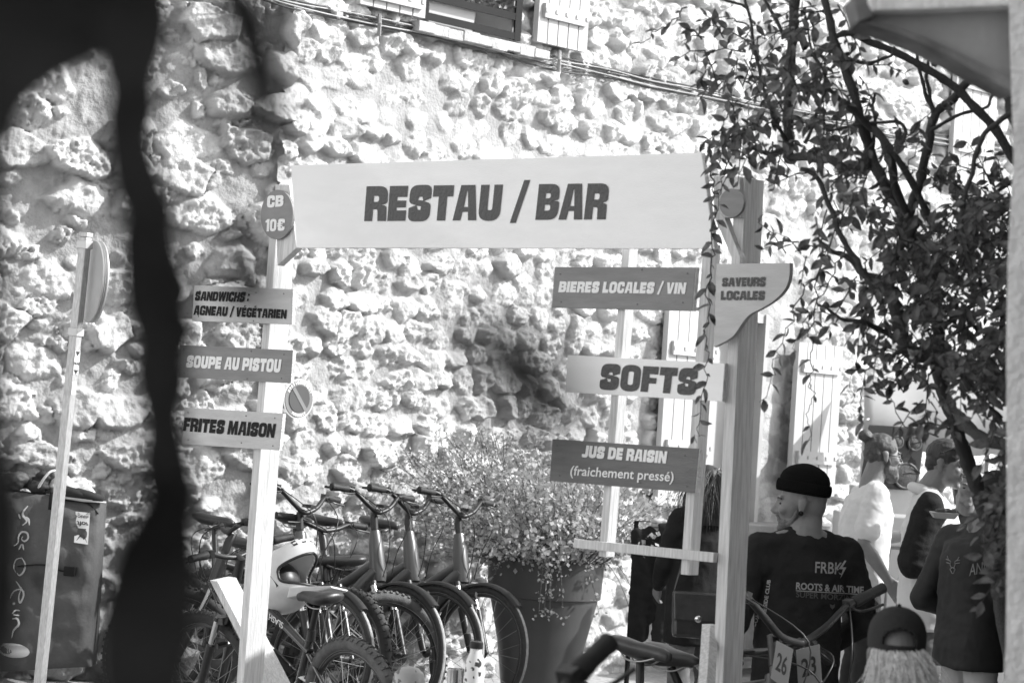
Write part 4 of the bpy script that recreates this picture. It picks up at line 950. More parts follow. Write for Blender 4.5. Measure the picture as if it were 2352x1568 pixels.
    if city:
        for c_, a0, a1, st_ in ((FA, R(48), R(150), True), (RA, R(10), R(190), False)):
            mg = MB(); o = len(mg.v); n = 24; prof = [(-.03, -.012), (-.022, .002), (0, .007), (.022, .002), (.03, -.012)]
            for i in range(n+1):
                a = a0+(a1-a0)*i/n
                for yy, dr_ in prof:
                    p = c_+Vector((math.cos(a)*(Rr+.014+dr_), yy, math.sin(a)*(Rr+.014+dr_))); mg.v.append(S(p) if st_ else p)
            for i in range(n):
                for k in range(4): mg.f.append((o+i*5+k, o+i*5+k+1, o+(i+1)*5+k+1, o+(i+1)*5+k))
            mg.build('mudguard', M_PLAST, rt, smooth=True, local=True, fix=False)
        lp = MB(); p = HB+Vector((.10, 0, -.06)); lp.tube([S(p+Vector((-.035, 0, 0))), S(p+Vector((.01, 0, 0))), S(p+Vector((.03, 0, 0)))], [.018, .026, .027], 14); lp.tube([S(HB-sax*.04), S(p+Vector((0, 0, -.02)))], .006, 6)
        lo_ = lp.build('headlight', M_PLAST, rt, smooth='auto', local=True, fix=False)
        ln = MB(); ln.lathe([(.024, 0), (.018, .006), (.001, .008)], S(p+Vector((.031, 0, 0))), S(p+Vector((1, 0, 0)))-S(p), 14); ln.build('lens', M_LENS, lo_, smooth=True, local=True)
        ks = MB(); ks.tube([BB+Vector((-.12, .04, -.02)), Vector((-.2, .17, .02))], .009, 8); ks.build('kickstand', M_PLAST, rt, local=True)
    return rt
def ground_depth(u, v, h):
    lo, hi = 2.0, 30.0
    for _ in range(60):
        m = (lo+hi)/2; p = P(u, v, m)
        if p.z-h > gz(p.x, p.y): lo = m
        else: hi = m
    return lo
def place(o, local_pt, u, v, d, heading, lean, ground=True, hz=0.0, sc=1.0):
    """put the thing so that local_pt shows at (u,v); heading = world angle of +x; the ground fixes the depth"""
    Rm = Matrix.Rotation(heading, 4, 'Z') @ Matrix.Rotation(lean, 4, 'X') @ Matrix.Scale(sc, 4); q = Rm @ Vector(local_pt)
    if d is None: d = ground_depth(u, v, q.z)
    w_ = P(u, v, d)-q
    if ground: w_.z = gz(w_.x, w_.y)+hz
    o.matrix_basis = Matrix.Translation(w_) @ Rm; return d
HD = math.atan2(-.62, .78)
BG = 'grey city bicycles parked in a row against the stone wall'
city = bike('city_bicycle', 'grey city bicycle nearest the big plant pot, its wheel overlapping the pot', 'city', steer=R(-2), group=BG)
rowc = [(1098, 1512, city), (990, 1512, copy_tree(city, label='grey city bicycle second from the big plant pot')), (908, 1516, copy_tree(city, label='grey city bicycle third from the big plant pot')), (735, 1530, copy_tree(city, label='grey city bicycle farthest from the plant pot, partly behind the white helmet'))]
for u, v, o in rowc:
    d = place(o, (.64, 0, .36), u, v, None, HD+random.uniform(-.05, .05), R(-7)+random.uniform(-.02, .02)); print('city', round(d, 2))
mtb = bike('mountain_bicycle', 'dark mountain bicycle with knobby tyres squeezed in among the grey city bicycles', 'mtb', group='mountain bicycles near the left sign post')
print('mtb', place(mtb, (.64, 0, .36), 785, 1526, None, HD-.12, R(-5)))
mtb2 = copy_tree(mtb, label='black mountain bicycle at the far left of the row, half hidden by dark leaves')
print('mtb2', place(mtb2, (.64, 0, .36), 398, 1500, None, R(205), R(6)))
slash = bike('mountain_bicycle', 'mountain bicycle with SLASH lettering and a dusty knobby rear tyre nearest the viewer', 'mtb', steer=R(8), group='mountain bicycles near the left sign post', frame_m=mat('black_gloss_frame', .03, .25, .1, 4, coat=.5))
print('slash', place(slash, (-.48, 0, .36), 812, 1660, 10.4, R(130), R(-7), ground=True))
# white and black graphics on the leading mountain bike
def on_frame(o, s, p0, dx, up, m, h, nm='lettering', bold=.01):
    vs, fs, W = plain_text(s, bold); b = MB(); dx = Vector(dx).normalized(); up = Vector(up).normalized()
    b.add([Vector(p0)+dx*(x*W*h)+up*(y*h) for x, y in vs], fs); return b.build(nm, m, o, local=True, fix=False)
tt0 = Vector((.33, .0, .80)); ttd = Vector((-.46, 0, -.17)).normalized(); on_frame(slash, 'SLASH', Vector((-.02, .034, .735)), (.46, 0, .13), (.13, 0, -.46), M_STICK, .030)
b = MB(); b.tube([Vector((.33, .022, .80)), Vector((.2, .026, .77))], .012, 6, flat=.4); b.build('frame_stripe', M_FRAMEW, slash, local=True)
b = MB(); b.tube([(.05, .035, .37), (.14, .035, .46), (.24, .035, .58)], [.022, .026, .016], 8, flat=.5); b.build('shock_guard', M_FRAMEW, slash, local=True)
b = MB(); b.tube([Vector((.02, .0, .38)), Vector((-.1, 0, .5)), Vector((-.3, .02, .47))], .018, 8, flat=.6); b.build('rocker_link', M_FRAMEW, slash, local=True)
# full-face helmet hung on the handlebar
hc = P(650, 1335, 10.9)
helm = thing('helmet', 'white full-face helmet with a long visor, hung among the bicycles beside the left sign post', 'helmet', hc)
def obj_remesh(b, name, m, parent, voxel=.006, smooth=4, local=False, disp=None, fac=.5):
    o = b.build(name, m, parent, local=local, fix=False)
    md = o.modifiers.new('r', 'REMESH'); md.mode = 'VOXEL'; md.voxel_size = voxel; md.use_smooth_shade = True
    if smooth: sm = o.modifiers.new('s', 'SMOOTH'); sm.factor = fac; sm.iterations = smooth
    bpy.context.view_layer.update()
    me = bpy.data.meshes.new_from_object(o.evaluated_get(bpy.context.evaluated_depsgraph_get()))
    o.modifiers.clear(); old = o.data; me.name = name; o.data = me; bpy.data.meshes.remove(old)
    if not me.materials: me.materials.append(m)
    if disp:
        n = len(me.vertices); co = np.zeros(n*3); no = np.zeros(n*3); me.vertices.foreach_get('co', co); me.vertices.foreach_get('normal', no)
        co = co.reshape(-1, 3); no = no.reshape(-1, 3); co += no*disp(co)[:, None]; me.vertices.foreach_set('co', co.ravel()); me.update()
    me.polygons.foreach_set('use_smooth', [True]*len(me.polygons))
    return o
_F = Vector((.80, -.45, .40)).normalized(); _U = Vector((.1, -.25, -.95)); _L = _U.cross(_F).normalized(); _U = _F.cross(_L); Hx = Matrix((_F, _L, _U)).transposed()
def hp(x, y, z): return hc+Hx @ Vector((x, y, z))*1.2
b = MB(); n, m_ = 140, 84
def hel(az, el):
    bump = .060*math.exp(-(az/R(48))**2)*math.exp(-((el+R(38))/R(24))**2)+.012*math.exp(-(az/R(70))**2)*math.exp(-((el-R(28))/R(14))**2)
    r = .118+bump; return hp(r*math.cos(el)*math.cos(az)*1.08, r*math.cos(el)*math.sin(az)*.90, r*math.sin(el)*1.05)
for j in range(m_+1):
    el = R(90)-R(154)*j/m_
    for k in range(n): b.v.append(hel(2*math.pi*k/n-math.pi, el))
for j in range(m_):
    el = R(90)-R(154)*(j+.5)/m_
    for k in range(n):
        az = abs(2*math.pi*(k+.5)/n-math.pi); lim = R(66)*(1-((el-R(2))/R(24))**4)
        if abs(el-R(2)) < R(24) and az < lim: continue
        b.f.append((j*n+k, j*n+(k+1) % n, (j+1)*n+(k+1) % n, (j+1)*n+k))
sh = b.build('shell', mat('white_helmet_shell', .60, .25, .12, 7, coat=.4), helm, smooth=True)
sh.modifiers.new('t', 'SOLIDIFY').thickness = .016
b = MB(); pe = []
for i in range(48):
    a_ = 2*math.pi*i/48; c_, s2 = math.cos(a_), math.sin(a_); e_ = R(24)*math.copysign(abs(s2)**.7, s2); pe.append(hel(R(66)*(1-(e_/R(24))**4)*(1 if c_ > 0 else -1)*min(1, abs(c_)*3), R(2)+e_))
b.tube(pe, .007, 6, closed=True); b.build('trim', M_PLAST, sh, smooth=True)
b = MB()
for sg in (-1, 1): b.slab([hel(sg*R(a), R(e))+(hel(sg*R(a), R(e))-hc).normalized()*.004 for a, e in ((70, 20), (110, 34), (150, 20), (130, 4), (84, -8))], (hel(sg*R(105), R(15))-hc).normalized(), .003)
b.build('graphic', M_PLAST, sh, fix=True)['kind'] = 'stuff'
b = MB()
for q_ in (-.5, -.25, 0, .25, .5): b.slab([hel(q_+a, R(e))+(hel(q_+a, R(e))-hc).normalized()*.003 for a, e in ((-.07, -44), (.07, -44), (.055, -34), (-.055, -34))], (hel(q_, R(-39))-hc).normalized(), .002)
b.build('vents', M_PLAST, sh, fix=True)['kind'] = 'stuff'
b = MB(); b.hexa([hp(.085, .088, .062), hp(.085, -.088, .062), hp(.245, -.055, .105), hp(.245, .055, .105)], [hp(.06, .082, .096), hp(.06, -.082, .096), hp(.245, -.05, .114), hp(.245, .05, .114)]); b.build('visor', MATS['white_helmet_shell'], helm, bevel=.006)
b = MB(); b.ball(hp(-.02, 0, .0), (.10, .10, .10)); b.build('lining', M_PLAST, helm, smooth=True)
# bikes at the right: two with saddles towards us, and the racers' bars with number plates
rb = bike('mountain_bicycle', 'white mountain bicycle with race number plate, in front of the man in the black beanie', 'mtb', steer=R(-17), group='race bicycles leaning by the tall post', frame_m=M_FRAMEW, bar_w=.76)
place(rb, (.385, 0, .99), 1846, 1486, None, R(-46), R(17), sc=1.12)
def plate(o, pts, s, lbl):
    b = MB(); nrm = (Vector(pts[1])-Vector(pts[0])).cross(Vector(pts[3])-Vector(pts[0])).normalized(); b.slab(pts, nrm, .002); p = b.build('number_plate', mat('plate_grey', .28, .4, .05, 4), o, bevel=.0006)
    for q0, q1, t0, t1, m in (((.08, .92), None, .26, .9, M_BOARD_L),):
        vs, fs, W = plain_text(s, .02); g = MB(); tl, tr, br, bl = pts
        g.add([Vector(quad_map(pts, .18+.62*x, .30+.46*y))+(nrm if nrm.dot(CAM-pts[0]) > 0 else -nrm)*.003 for x, y in vs], fs); g.build('lettering', M_INK, p, fix=False)
    return p
DR = (rb.matrix_basis @ Vector((.385, 0, .99))-CAM).dot(_f)-.12; plate(rb, [P(1828, 1492, DR), P(1882, 1478, DR), P(1888, 1568, DR), P(1834, 1584, DR)], '23', '')
rb2 = bike('mountain_bicycle', 'dark mountain bicycle with number plate 26, one bar end raised beside the black sleeve', 'mtb', steer=R(15), group='race bicycles leaning by the tall post', bar_w=.76)
place(rb2, (.385, 0, .99), 1795, 1478, None, R(-52), R(-17), sc=1.14)
DR = (rb2.matrix_basis @ Vector((.385, 0, .99))-CAM).dot(_f)-.12; plate(rb2, [P(1784, 1470, DR), P(1822, 1490, DR-.02), P(1808, 1584, DR-.02), P(1770, 1556, DR)], '26', '')
fbk = copy_tree(mtb, label='blurred black bicycle close to the viewer, only its handlebar end in the picture')
print('fbk', place(fbk, (.36, .30, 1.035), 1415, 1506, None, R(-38), R(24), sc=1.1))
LOGF = [(o['label'][:28], round((o.matrix_basis.translation-CAM).dot(_f), 2)) for o in (city, mtb, mtb2, slash, rb, rb2, fbk)]
# ================================================================ PEOPLE
M_SKIN = mat('skin', .17, .5, .10, 14, .15, 90, spec=.4); M_SKINL = mat('skin_light', .17, .5, .08, 14, .1, 90, spec=.4)
M_EYE = mat('eye_dark', .02, .2, .1, 5); M_HAIRD = mat('dark_hair', .035, .55, .5, 40, .5, 60, stretch=(1, 1, .3)); M_HAIRG = mat('greying_hair', .055, .6, .5, 40, .5, 60); M_BLOND = mat('blond_hair', .66, .5, .5, 60, .4, 80)
M_STUB = mat('stubble', .13, .8, .35, 120, .6, 260)
M_BLK = mat('black_cotton', .019, .9, .25, 8, .25, 120, spec=.15); M_WHT = mat('white_cotton', .58, .85, .04, 5, .1, 60, spec=.15); M_DKJ = mat('dark_softshell', .022, .7, .15, 6, .1, 150, spec=.3)
M_JEAN = mat('washed_denim', .13, .9, .3, 18, .2, 200); M_DKT = mat('dark_trousers', .02, .9, .2, 10, .2, 100); M_LTT = mat('light_trousers', .40, .9, .08, 8, .1, 100); M_SHOE = mat('shoe', .05, .6, .3, 10)
M_KNIT = mat('black_knit', .010, .95, .3, 60, 1, 180, stretch=(6, 6, 1), spec=.1)
def lerp(a, b, t): return Vector(a)+(Vector(b)-Vector(a))*t
def head_prims(b, c, Rh, s=1.0, jaw=1.0):
    q = lambda x, y, z: c+Rh @ (Vector((x, y, z))*s)
    el = lambda p, r: b.ball(q(*p), tuple(k*s for k in r), Rh, 20, 14)
    el((0, -.018, .036), (.074, .094, .082)); el((0, .03, -.012), (.063, .062, .078)); el((0, -.04, .0), (.066, .066, .07))
    el((0, .04, -.074), (.044*jaw, .043, .034)); el((0, .066, -.098), (.024, .022, .018)); el((0, .02, -.075), (.056*jaw, .05, .036))
    for x in (-1, 1):
        el((.037*x, .062, -.022), (.024, .024, .022)); b.tube([q(.012*x, .088, .022), q(.045*x, .072, .024)], [.010*s, .009*s], 10)
        el((.078*x, -.012, -.004), (.008, .017, .030)); el((.081*x, -.018, .010), (.007, .018, .018)); el((.078*x, -.006, -.028), (.007, .009, .011))
        el((.011*x, .094, -.034), (.009, .010, .007)); el((.031*x, .070, .003), (.014, .011, .010))
    b.tube([q(0, .086, .018), q(0, .100, -.008), q(0, .112, -.028), q(0, .100, -.038)], [.008*s, .009*s, .0115*s, .008*s], 12); el((0, .108, -.027), (.0115, .0105, .0095))
    b.tube([q(-.020, .078, -.058), q(0, .091, -.056), q(.020, .078, -.058)], [.005*s, .0075*s, .005*s], 10); b.tube([q(-.017, .076, -.066), q(0, .088, -.068), q(.017, .076, -.066)], [.005*s, .008*s, .005*s], 10)
def hand_prims(b, w_, d, pn, curl=.6, side=1, s=1.0, thumb=True):
    """hand from the wrist w_ along d, palm facing pn; four bent fingers and a thumb off the side"""
    d = Vector(d).normalized(); pn = Vector(pn); pn = (pn-d*pn.dot(d)).normalized(); a = d.cross(pn)*side
    b.tube([w_, w_+d*.03*s, w_+d*.075*s], [.024*s, .030*s, .034*s], 12, flat=.5, up=pn) if False else None
    for k in range(4):
        x = (k-1.5)*.0195*s; b.tube([w_+a*x*.55, w_+d*.045*s+a*x*.9, w_+d*.086*s+a*x], [.016*s, .0145*s, .0115*s], 8)
    for k, L in enumerate((.062, .074, .070, .052)):
        p = w_+d*.086*s+a*((k-1.5)*.0205*s); v = d.copy(); pts = [p]; ang = curl*(.75+.08*k)
        for seg in (.42, .32, .26):
            v = (v*math.cos(ang)+pn*math.sin(ang)).normalized() if seg != .42 else (v*math.cos(ang*.6)+pn*math.sin(ang*.6)).normalized()
            pts.append(pts[-1]+v*L*seg*1.15*s)
        b.tube(pts, [.0098*s, .0092*s, .0085*s, .0072*s], 8); b.ball(pts[-1], .0073*s, n=8, m=6)
    if thumb:
        t0 = w_+d*.025*s-a*.026*s; v = (d*.72-a*.55+pn*.35).normalized(); t1 = t0+v*.036*s; v2 = (d*.9-a*.1+pn*.4*(.5+curl)).normalized(); t2 = t1+v2*.032*s; t3 = t2+v2*.022*s
        b.tube([t0, t1, t2, t3], [.015*s, .0118*s, .0102*s, .008*s], 8); b.ball(t3, .008*s, n=8, m=6)
J0 = dict(pel=(0, 0, .95), wst=(0, .0, 1.10), chs=(0, .0, 1.30), nck=(0, -.02, 1.50), hed=(0, .02, 1.645), shR=(.185, -.01, 1.42), elR=(.24, -.03, 1.13), wrR=(.26, .07, .89), shL=(-.185, -.01, 1.42), elL=(-.24, -.03, 1.13), wrL=(-.26, .07, .89),
          hpR=(.078, 0, .92), knR=(.10, .03, .50), anR=(.105, -.02, .09), hpL=(-.078, 0, .92), knL=(-.10, .03, .50), anL=(-.105, -.02, .09))
def wrinkle(seed, amp, fx=9, fz=16):
    def f(co):
        x, y, z = co[:, 0], co[:, 1], co[:, 2]; a = np.arctan2(y, x)
        return amp*((fbm(x*fx+y*fx*.7+seed, z*fz+y*3, 4, seed, True)-.5)*1.6+(fbm(x*30+seed, z*34+y*20, 3, seed+5)-.45)*.7)
    return f
def person(label, loc, th, H, J=None, hrot=0, htilt=0, hroll=0, skin=None, shirt=None, sleeve=1.0, trousers=None, wide=1.0, hands=True, curlR=.5, curlL=.5, hdR=None, hdL=None, pnR=None, pnL=None, hem=.86, seed=1, hood=False, legs=True, jaw=1.0, split=None, loose=0.0):
    k = H/1.78; j = {a: Vector(v) for a, v in J0.items()}
    for a, v in (J or {}).items(): j[a] = Vector(v)
    for a in j: j[a] = j[a]*k
    o = thing('person', label, 'person', loc, th); Rh = Matrix.Rotation(hrot, 3, 'Z') @ Matrix.Rotation(htilt, 3, 'X') @ Matrix.Rotation(hroll, 3, 'Y')
    sk = skin or M_SKIN
    b = MB(); head_prims(b, j['hed'], Rh, k*.98, jaw)
    nb = j['hed']+Rh @ Vector((0, -.03, -.06))*k
    b.tube([j['nck']-Vector((0, 0, .06))*k, j['nck'], nb, nb+Vector((0, 0, .05))*k], [.080*k, .066*k, .061*k, .055*k], 16)
    b.ball(j['nck']+Vector((0, 0, -.05))*k, (.11*k, .07*k, .05*k)); b.tube([j['shR'], j['nck']+Vector((.04, 0, -.03))*k], [.05*k, .05*k], 12); b.tube([j['shL'], j['nck']+Vector((-.04, 0, -.03))*k], [.05*k, .05*k], 12)
    b.tube([j['pel'], j['wst'], j['chs'], j['nck']-Vector((0, 0, .05))*k], [.12*k, .115*k, .13*k, .08*k], 18, flat=.70, up=(0, 1, 0))
    for s in 'RL':
        b.cone(j['sh'+s], .052*k, j['el'+s], .040*k); b.cone(j['el'+s], .040*k, lerp(j['el'+s], j['wr'+s], .35), .041*k); b.cone(lerp(j['el'+s], j['wr'+s], .3), .041*k, j['wr'+s], .026*k)
        b.cone(j['hp'+s]-Vector((0, 0, .04))*k, .076*k, j['kn'+s], .056*k); b.cone(j['kn'+s], .055*k, lerp(j['kn'+s], j['an'+s], .35), .056*k); b.cone(lerp(j['kn'+s], j['an'+s], .35), .056*k, j['an'+s], .036*k)
        b.tube([j['an'+s]+Vector((0, -.03, -.02))*k, j['an'+s]+Vector((0, .08, -.05))*k, j['an'+s]+Vector((0, .16, -.065))*k], [.035*k, .035*k, .025*k], 10)
        if hands:
            d = {'R': hdR, 'L': hdL}[s]; d = Vector(d) if d else (j['wr'+s]-j['el'+s]); pn = {'R': pnR, 'L': pnL}[s] or ((-1 if s == 'R' else 1), .2, 0)
            hand_prims(b, j['wr'+s], d, pn, {'R': curlR, 'L': curlL}[s], -1 if s == 'R' else 1, k*1.0)
    body = obj_remesh(b, 'body', sk, o, .0052, 3, local=True)
    q = lambda x, y, z: j['hed']+Rh @ (Vector((x, y, z))*k*.98)
    e = MB()
    for x in (-1, 1): e.ball(q(.031*x, .076, .003), (.0125*k, .008*k, .0055*k), Rh, 10, 8)
    for x in (-1, 1): e.tube([q(.016*x, .0895, .021), q(.032*x, .089, .027), q(.05*x, .073, .022)], [.0035*k, .004*k, .0025*k], 6)
    eo = MB(); 
    for i_ in (0, 1): pass
    e.build('eyes_and_brows', M_EYE, body, smooth=True, local=True, fix=False)['kind'] = 'stuff'
    out = dict(o=o, body=body, j=j, q=q, Rh=Rh, k=k)
    if shirt:
        b = MB(); w_ = wide; u = Vector((0, 0, 1)); l = loose
        sp = [(j['nck']+Vector((0, 0, -.015))*k, .070, .062), (j['nck']+Vector((0, 0, -.05))*k, .105, .085), (j['chs']+u*.09*k, .17*w_, .115), (j['chs'], .178*w_, .128+l), (j['wst'], .165*w_+l, .122+l), (j['pel'], .172*w_+l, .125+l), (j['pel']+u*(hem*1.78/1.78-.95)*k if hem < .95 else j['pel'], .175*w_+l, .128+l)]
        n = 28; o_ = len(b.v)
        for c, rx, ry in sp:
            for t in range(n):
                a = 2*math.pi*t/n; ca, sa = math.cos(a), math.sin(a)
                b.v.append(c+Vector((math.copysign(abs(ca)**.85, ca)*rx*k, math.copysign(abs(sa)**.85, sa)*ry*k, 0)))
        for i in range(len(sp)-1):
            for t in range(n): b.f.append((o_+i*n+t, o_+i*n+(t+1) % n, o_+(i+1)*n+(t+1) % n, o_+(i+1)*n+t))
        b.f += [tuple(range(o_, o_+n)), tuple(range(o_+(len(sp)-1)*n, o_+len(sp)*n))]
        for s in 'RL':
            sg = 1 if s == 'R' else -1
            b.cone(j['nck']+Vector((.03*sg, 0, -.04))*k, .058*k, j['sh'+s]+Vector((-.01*sg, 0, .0))*k, .066*k); b.ball(j['sh'+s]+Vector((-.03*sg, 0, -.04))*k, .085*k)
            if sleeve > 1.05 or sleeve == 1.0:
                b.cone(j['sh'+s], .068*k, j['el'+s], .058*k); e_ = lerp(j['el'+s], j['wr'+s], .93); b.cone(j['el'+s], .058*k, e_, .042*k)
            else: b.cone(j['sh'+s], .070*k, lerp(j['sh'+s], j['el'+s], sleeve), .074*k)
        out['shirt'] = obj_remesh(b, 'top', shirt, o, .009, 5, local=True, disp=wrinkle(seed, (.015 if shirt is M_BLK else .010)*k, 8, 9))
    if trousers and legs:
        b = MB(); b.tube([j['pel']+Vector((0, 0, .09))*k, j['pel'], j['pel']-Vector((0, 0, .08))*k], [.125*k, .145*k, .14*k], 20, flat=.72, up=(0, 1, 0))
        for s in 'RL': b.cone(j['hp'+s]-Vector((0, 0, .04))*k, .086*k, j['kn'+s], .072*k); b.cone(j['kn'+s], .072*k, j['an'+s]+Vector((0, 0, -.0)), .062*k)
        out['trousers'] = obj_remesh(b, 'trousers', trousers, o, .011, 4, local=True, disp=wrinkle(seed+3, .012*k, 7, 12))
    for s in 'RL':
        b = MB(); a = j['an'+s]; b.tube([a+Vector((0, -.06, -.045))*k, a+Vector((0, .03, -.045))*k, a+Vector((0, .13, -.055))*k, a+Vector((0, .19, -.065))*k], [.042*k, .046*k, .043*k, .026*k], 12, flat=.9); b.build('shoe', M_SHOE, o, smooth=True, local=True)
    return out
def stand(u, v, d, H, th, hed=(0, .02, 1.645)):
    """root position so that the head centre of a person of height H shows at (u,v)"""
    k = H/1.78; hc_ = Matrix.Rotation(th, 3, 'Z') @ (Vector(hed)*k); p = P(u, v, d)-hc_; return p
def height_for(u, v, d, hz=1.645):
    p = P(u, v, d); return (p.z-gz(p.x, p.y))/hz*1.78
def strands(b, roots, flow, L, n, r, jit=.15, seg=6, grav=.3):
    for i in range(n):
        p, nn = roots(); v = (flow(p, nn)+rv(jit)).normalized(); q = [p]; l = L*random.uniform(.55, 1.1)
        for s in range(seg):
            v = (v+rv(jit*.5)+Vector((0, 0, -grav*(s+1)/seg))).normalized(); q.append(q[-1]+v*l/seg)
        b.tube(q, [r*(1-.75*s/seg) for s in range(seg+1)], 4, cap=False)
# ---- man in the beanie, back to us, head turned to the left
D1 = 9.4; th = R(14); hd = (-.01, .03, 1.605); H = height_for(1838, 1158, D1, 1.605)
loc = stand(1838, 1158, D1, H, th, hd)
pb_ = person('man in a black knitted beanie and black long-sleeved top, back turned, looking left', loc, th, H, dict(hed=hd, shR=(.185, .0, 1.415), shL=(-.185, .0, 1.415), elL=(-.275, -.02, 1.14), wrL=(-.33, .10, .93), elR=(.29, .02, 1.15), wrR=(.20, .22, 1.02)),
             hrot=R(66), htilt=R(-2), shirt=M_BLK, trousers=M_DKT, wide=1.02, seed=3, hem=.84, curlL=.4, skin=M_SKINL, pnL=(.6, -.2, 0), jaw=1.12)
q = pb_['q']; k = pb_['k']; Rh = pb_['Rh']
b = MB(); Rb = Rh @ Matrix.Rotation(R(8), 3, 'X'); c = q(0, -.012, .058)
for rr, h0, h1 in (((.083, .101), 0, 0),): pass
n = 40
def ring(cz, rx, ry, wv=0): return [c+Rb @ (Vector((math.cos(2*math.pi*i/n)*rx, math.sin(2*math.pi*i/n)*ry, cz+wv*math.sin(i*.9)))*k) for i in range(n)]
prof = [(-.004, .076, .096), (.02, .080, .101), (.045, .080, .101), (.065, .073, .093), (.085, .058, .074), (.098, .038, .048), (.106, .016, .02), (.108, .002, .002)]
b.v = [p for z_, rx, ry in prof for p in ring(z_, rx, ry, .0006)]
b.f = [(i*n+t, i*n+(t+1) % n, (i+1)*n+(t+1) % n, (i+1)*n+t) for i in range(len(prof)-1) for t in range(n)]
bn = b.build('beanie', M_KNIT, pb_['body'], smooth=True, local=True)
b = MB(); prof = [(-.010, .079, .099), (-.014, .085, .105), (-.004, .090, .110), (.018, .091, .111), (.032, .087, .107), (.034, .081, .102)]
def ribs(cz, rx, ry): return [c+Rb @ (Vector((math.cos(2*math.pi*i/120)*(rx+.0016*(i % 2)), math.sin(2*math.pi*i/120)*(ry+.0016*(i % 2)), cz))*k) for i in range(120)]
b.v = [p for z_, rx, ry in prof for p in ribs(z_, rx, ry)]; b.f = [(i*120+t, i*120+(t+1) % 120, (i+1)*120+(t+1) % 120, (i+1)*120+t) for i in range(5) for t in range(120)]
b.build('cuff', M_KNIT, bn, smooth=True, local=True)
b = MB()                              # short beard along the jaw
for x in (-1, 1):
    b.tube([q(.068*x, .006, -.020), q(.062*x, .018, -.05), q(.052*x, .03, -.075)], [.006*k, .010*k, .013*k], 10)
    b.tube([q(.024*x, .080, -.064), q(.014*x, .090, -.050), q(0, .096, -.047)], [.005*k, .0055*k, .005*k], 8)
b.ball(q(0, .04, -.076), (.0515*k, .048*k, .036*k), Rh); b.ball(q(0, .066, -.099), (.028*k, .027*k, .022*k), Rh); b.ball(q(0, .021, -.078), (.0635*k, .050*k, .036*k), Rh)
obj_remesh(b, 'beard', M_STUB, pb_['body'], .004, 2, local=True)
b = MB(); b.torus(q(-.083, -.008, -.034), Rh @ Vector((1, .15, 0)), .0075*k, .003*k, 20, 8); b.ball(q(-.080, -.008, -.034), (.003*k, .006*k, .006*k), Rh); b.build('ear_plug', M_BLACK, pb_['body'], smooth=True, local=True)
bv = bvh_of(pb_['shirt']); M_PRN = mat('shirt_print', .30, .7, .1, 30); M_PRD = mat('shirt_outline_print', .07, .7, .1, 30); sh = pb_['shirt']
def sprint(s, quad, m, **kw): return text_on_mesh(s, quad, bv, m, sh, **kw)
sprint('FRBK', [(1873, 1288), (1936, 1290), (1934, 1318), (1872, 1314)], M_PRN, bold=.015)
b = MB(); z_ = [(1940, 1286), (1926, 1306), (1936, 1306), (1930, 1328), (1944, 1302), (1935, 1302), (1944, 1287)]
def proj(u, v): r = ray(u, v).normalized(); h = bv.ray_cast(CAM, r)[0]; return h-r*.005 if h else None
zp = [proj(u, v) for u, v in z_]
if all(zp): b.add(zp, [tuple(t) for t in tessellate_polygon([[Vector((u, v, 0)) for u, v in z_]])]); b.build('lettering', M_PRN, sh, fix=False)
sprint('ROOTS & AIR TIME', [(1829, 1336), (1984, 1346), (1984, 1362), (1828, 1352)], M_PRN, bold=.03)
sprint('SUPER MORZINE', [(1829, 1357), (1966, 1366), (1966, 1380), (1828, 1370)], M_PRD, bold=.02)
b = MB(); g = [proj(1828+156*i/12, 1354.5+9*i/12) for i in range(13)]; g2 = [proj(1828+156*i/12, 1356.5+9*i/12) for i in range(13)]
if all(g) and all(g2): b.add(g+g2, [(i, i+1, i+14, i+13) for i in range(12)]); b.build('underline', M_PRN, sh, fix=False)
z_ = [(1906, 1386), (1912, 1389), (1918, 1386), (1917, 1393), (1912, 1399), (1907, 1393)]; zp = [proj(u, v) for u, v in z_]
if all(zp): b = MB(); b.add(zp, [tuple(range(6))]); b.build('emblem', M_PRD, sh, fix=False)
sprint('THE SIDE CLUB', [(1748, 1420), (1762, 1330), (1770, 1331), (1757, 1422)], M_PRN, bold=.04) ; sprint('WE COME', [(1713, 1462), (1742, 1398), (1750, 1404), (1722, 1466)], M_PRN, bold=.04)
# ---- bearded man in a white T-shirt with a bun, holding a cup
D2 = 14.0; th = R(-80); hd = (.0, .09, 1.62); H = height_for(2030, 1046, D2, 1.62)
loc = stand(2030, 1046, D2, H, th, hd)
p2 = person('bearded man with glasses and hair in a bun, white T-shirt, holding out a plastic cup', loc, th, H, dict(hed=hd, nck=(0, .03, 1.47), chs=(0, .01, 1.28), wst=(0, 0, 1.08), shL=(-.17, .03, 1.38), shR=(.17, .01, 1.40), elR=(.22, -.07, 1.13), wrR=(.21, .09, .93), elL=(-.20, .12, 1.14), wrL=(-.10, .33, 1.18)),
            hrot=0, htilt=R(-4), shirt=M_WHT, sleeve=.72, trousers=M_DKT, wide=.98, seed=9, hem=.86, loose=.012, curlL=.55, hdL=(.1, 1, .1), pnL=(1, 0, 0))
q = p2['q']; k = p2['k']; Rh = p2['Rh']
b = MB(); b.ball(q(0, -.025, .046), (.080*k, .098*k, .082*k), Rh); b.ball(q(0, -.05, .01), (.074*k, .07*k, .07*k), Rh); b.ball(q(0, -.128, .098), (.040*k, .040*k, .036*k)); b.tube([q(0, -.08, .07), q(0, -.12, .09)], .022*k, 10)
obj_remesh(b, 'hair', M_HAIRG, p2['body'], .007, 2, local=True, disp=wrinkle(4, .008, 30, 30))
b = MB()
b.ball(q(0, .04, -.082), (.053*k, .056*k, .045*k), Rh); b.ball(q(0, .066, -.112), (.036*k, .038*k, .040*k), Rh); b.ball(q(0, .02, -.078), (.066*k, .055*k, .042*k), Rh)
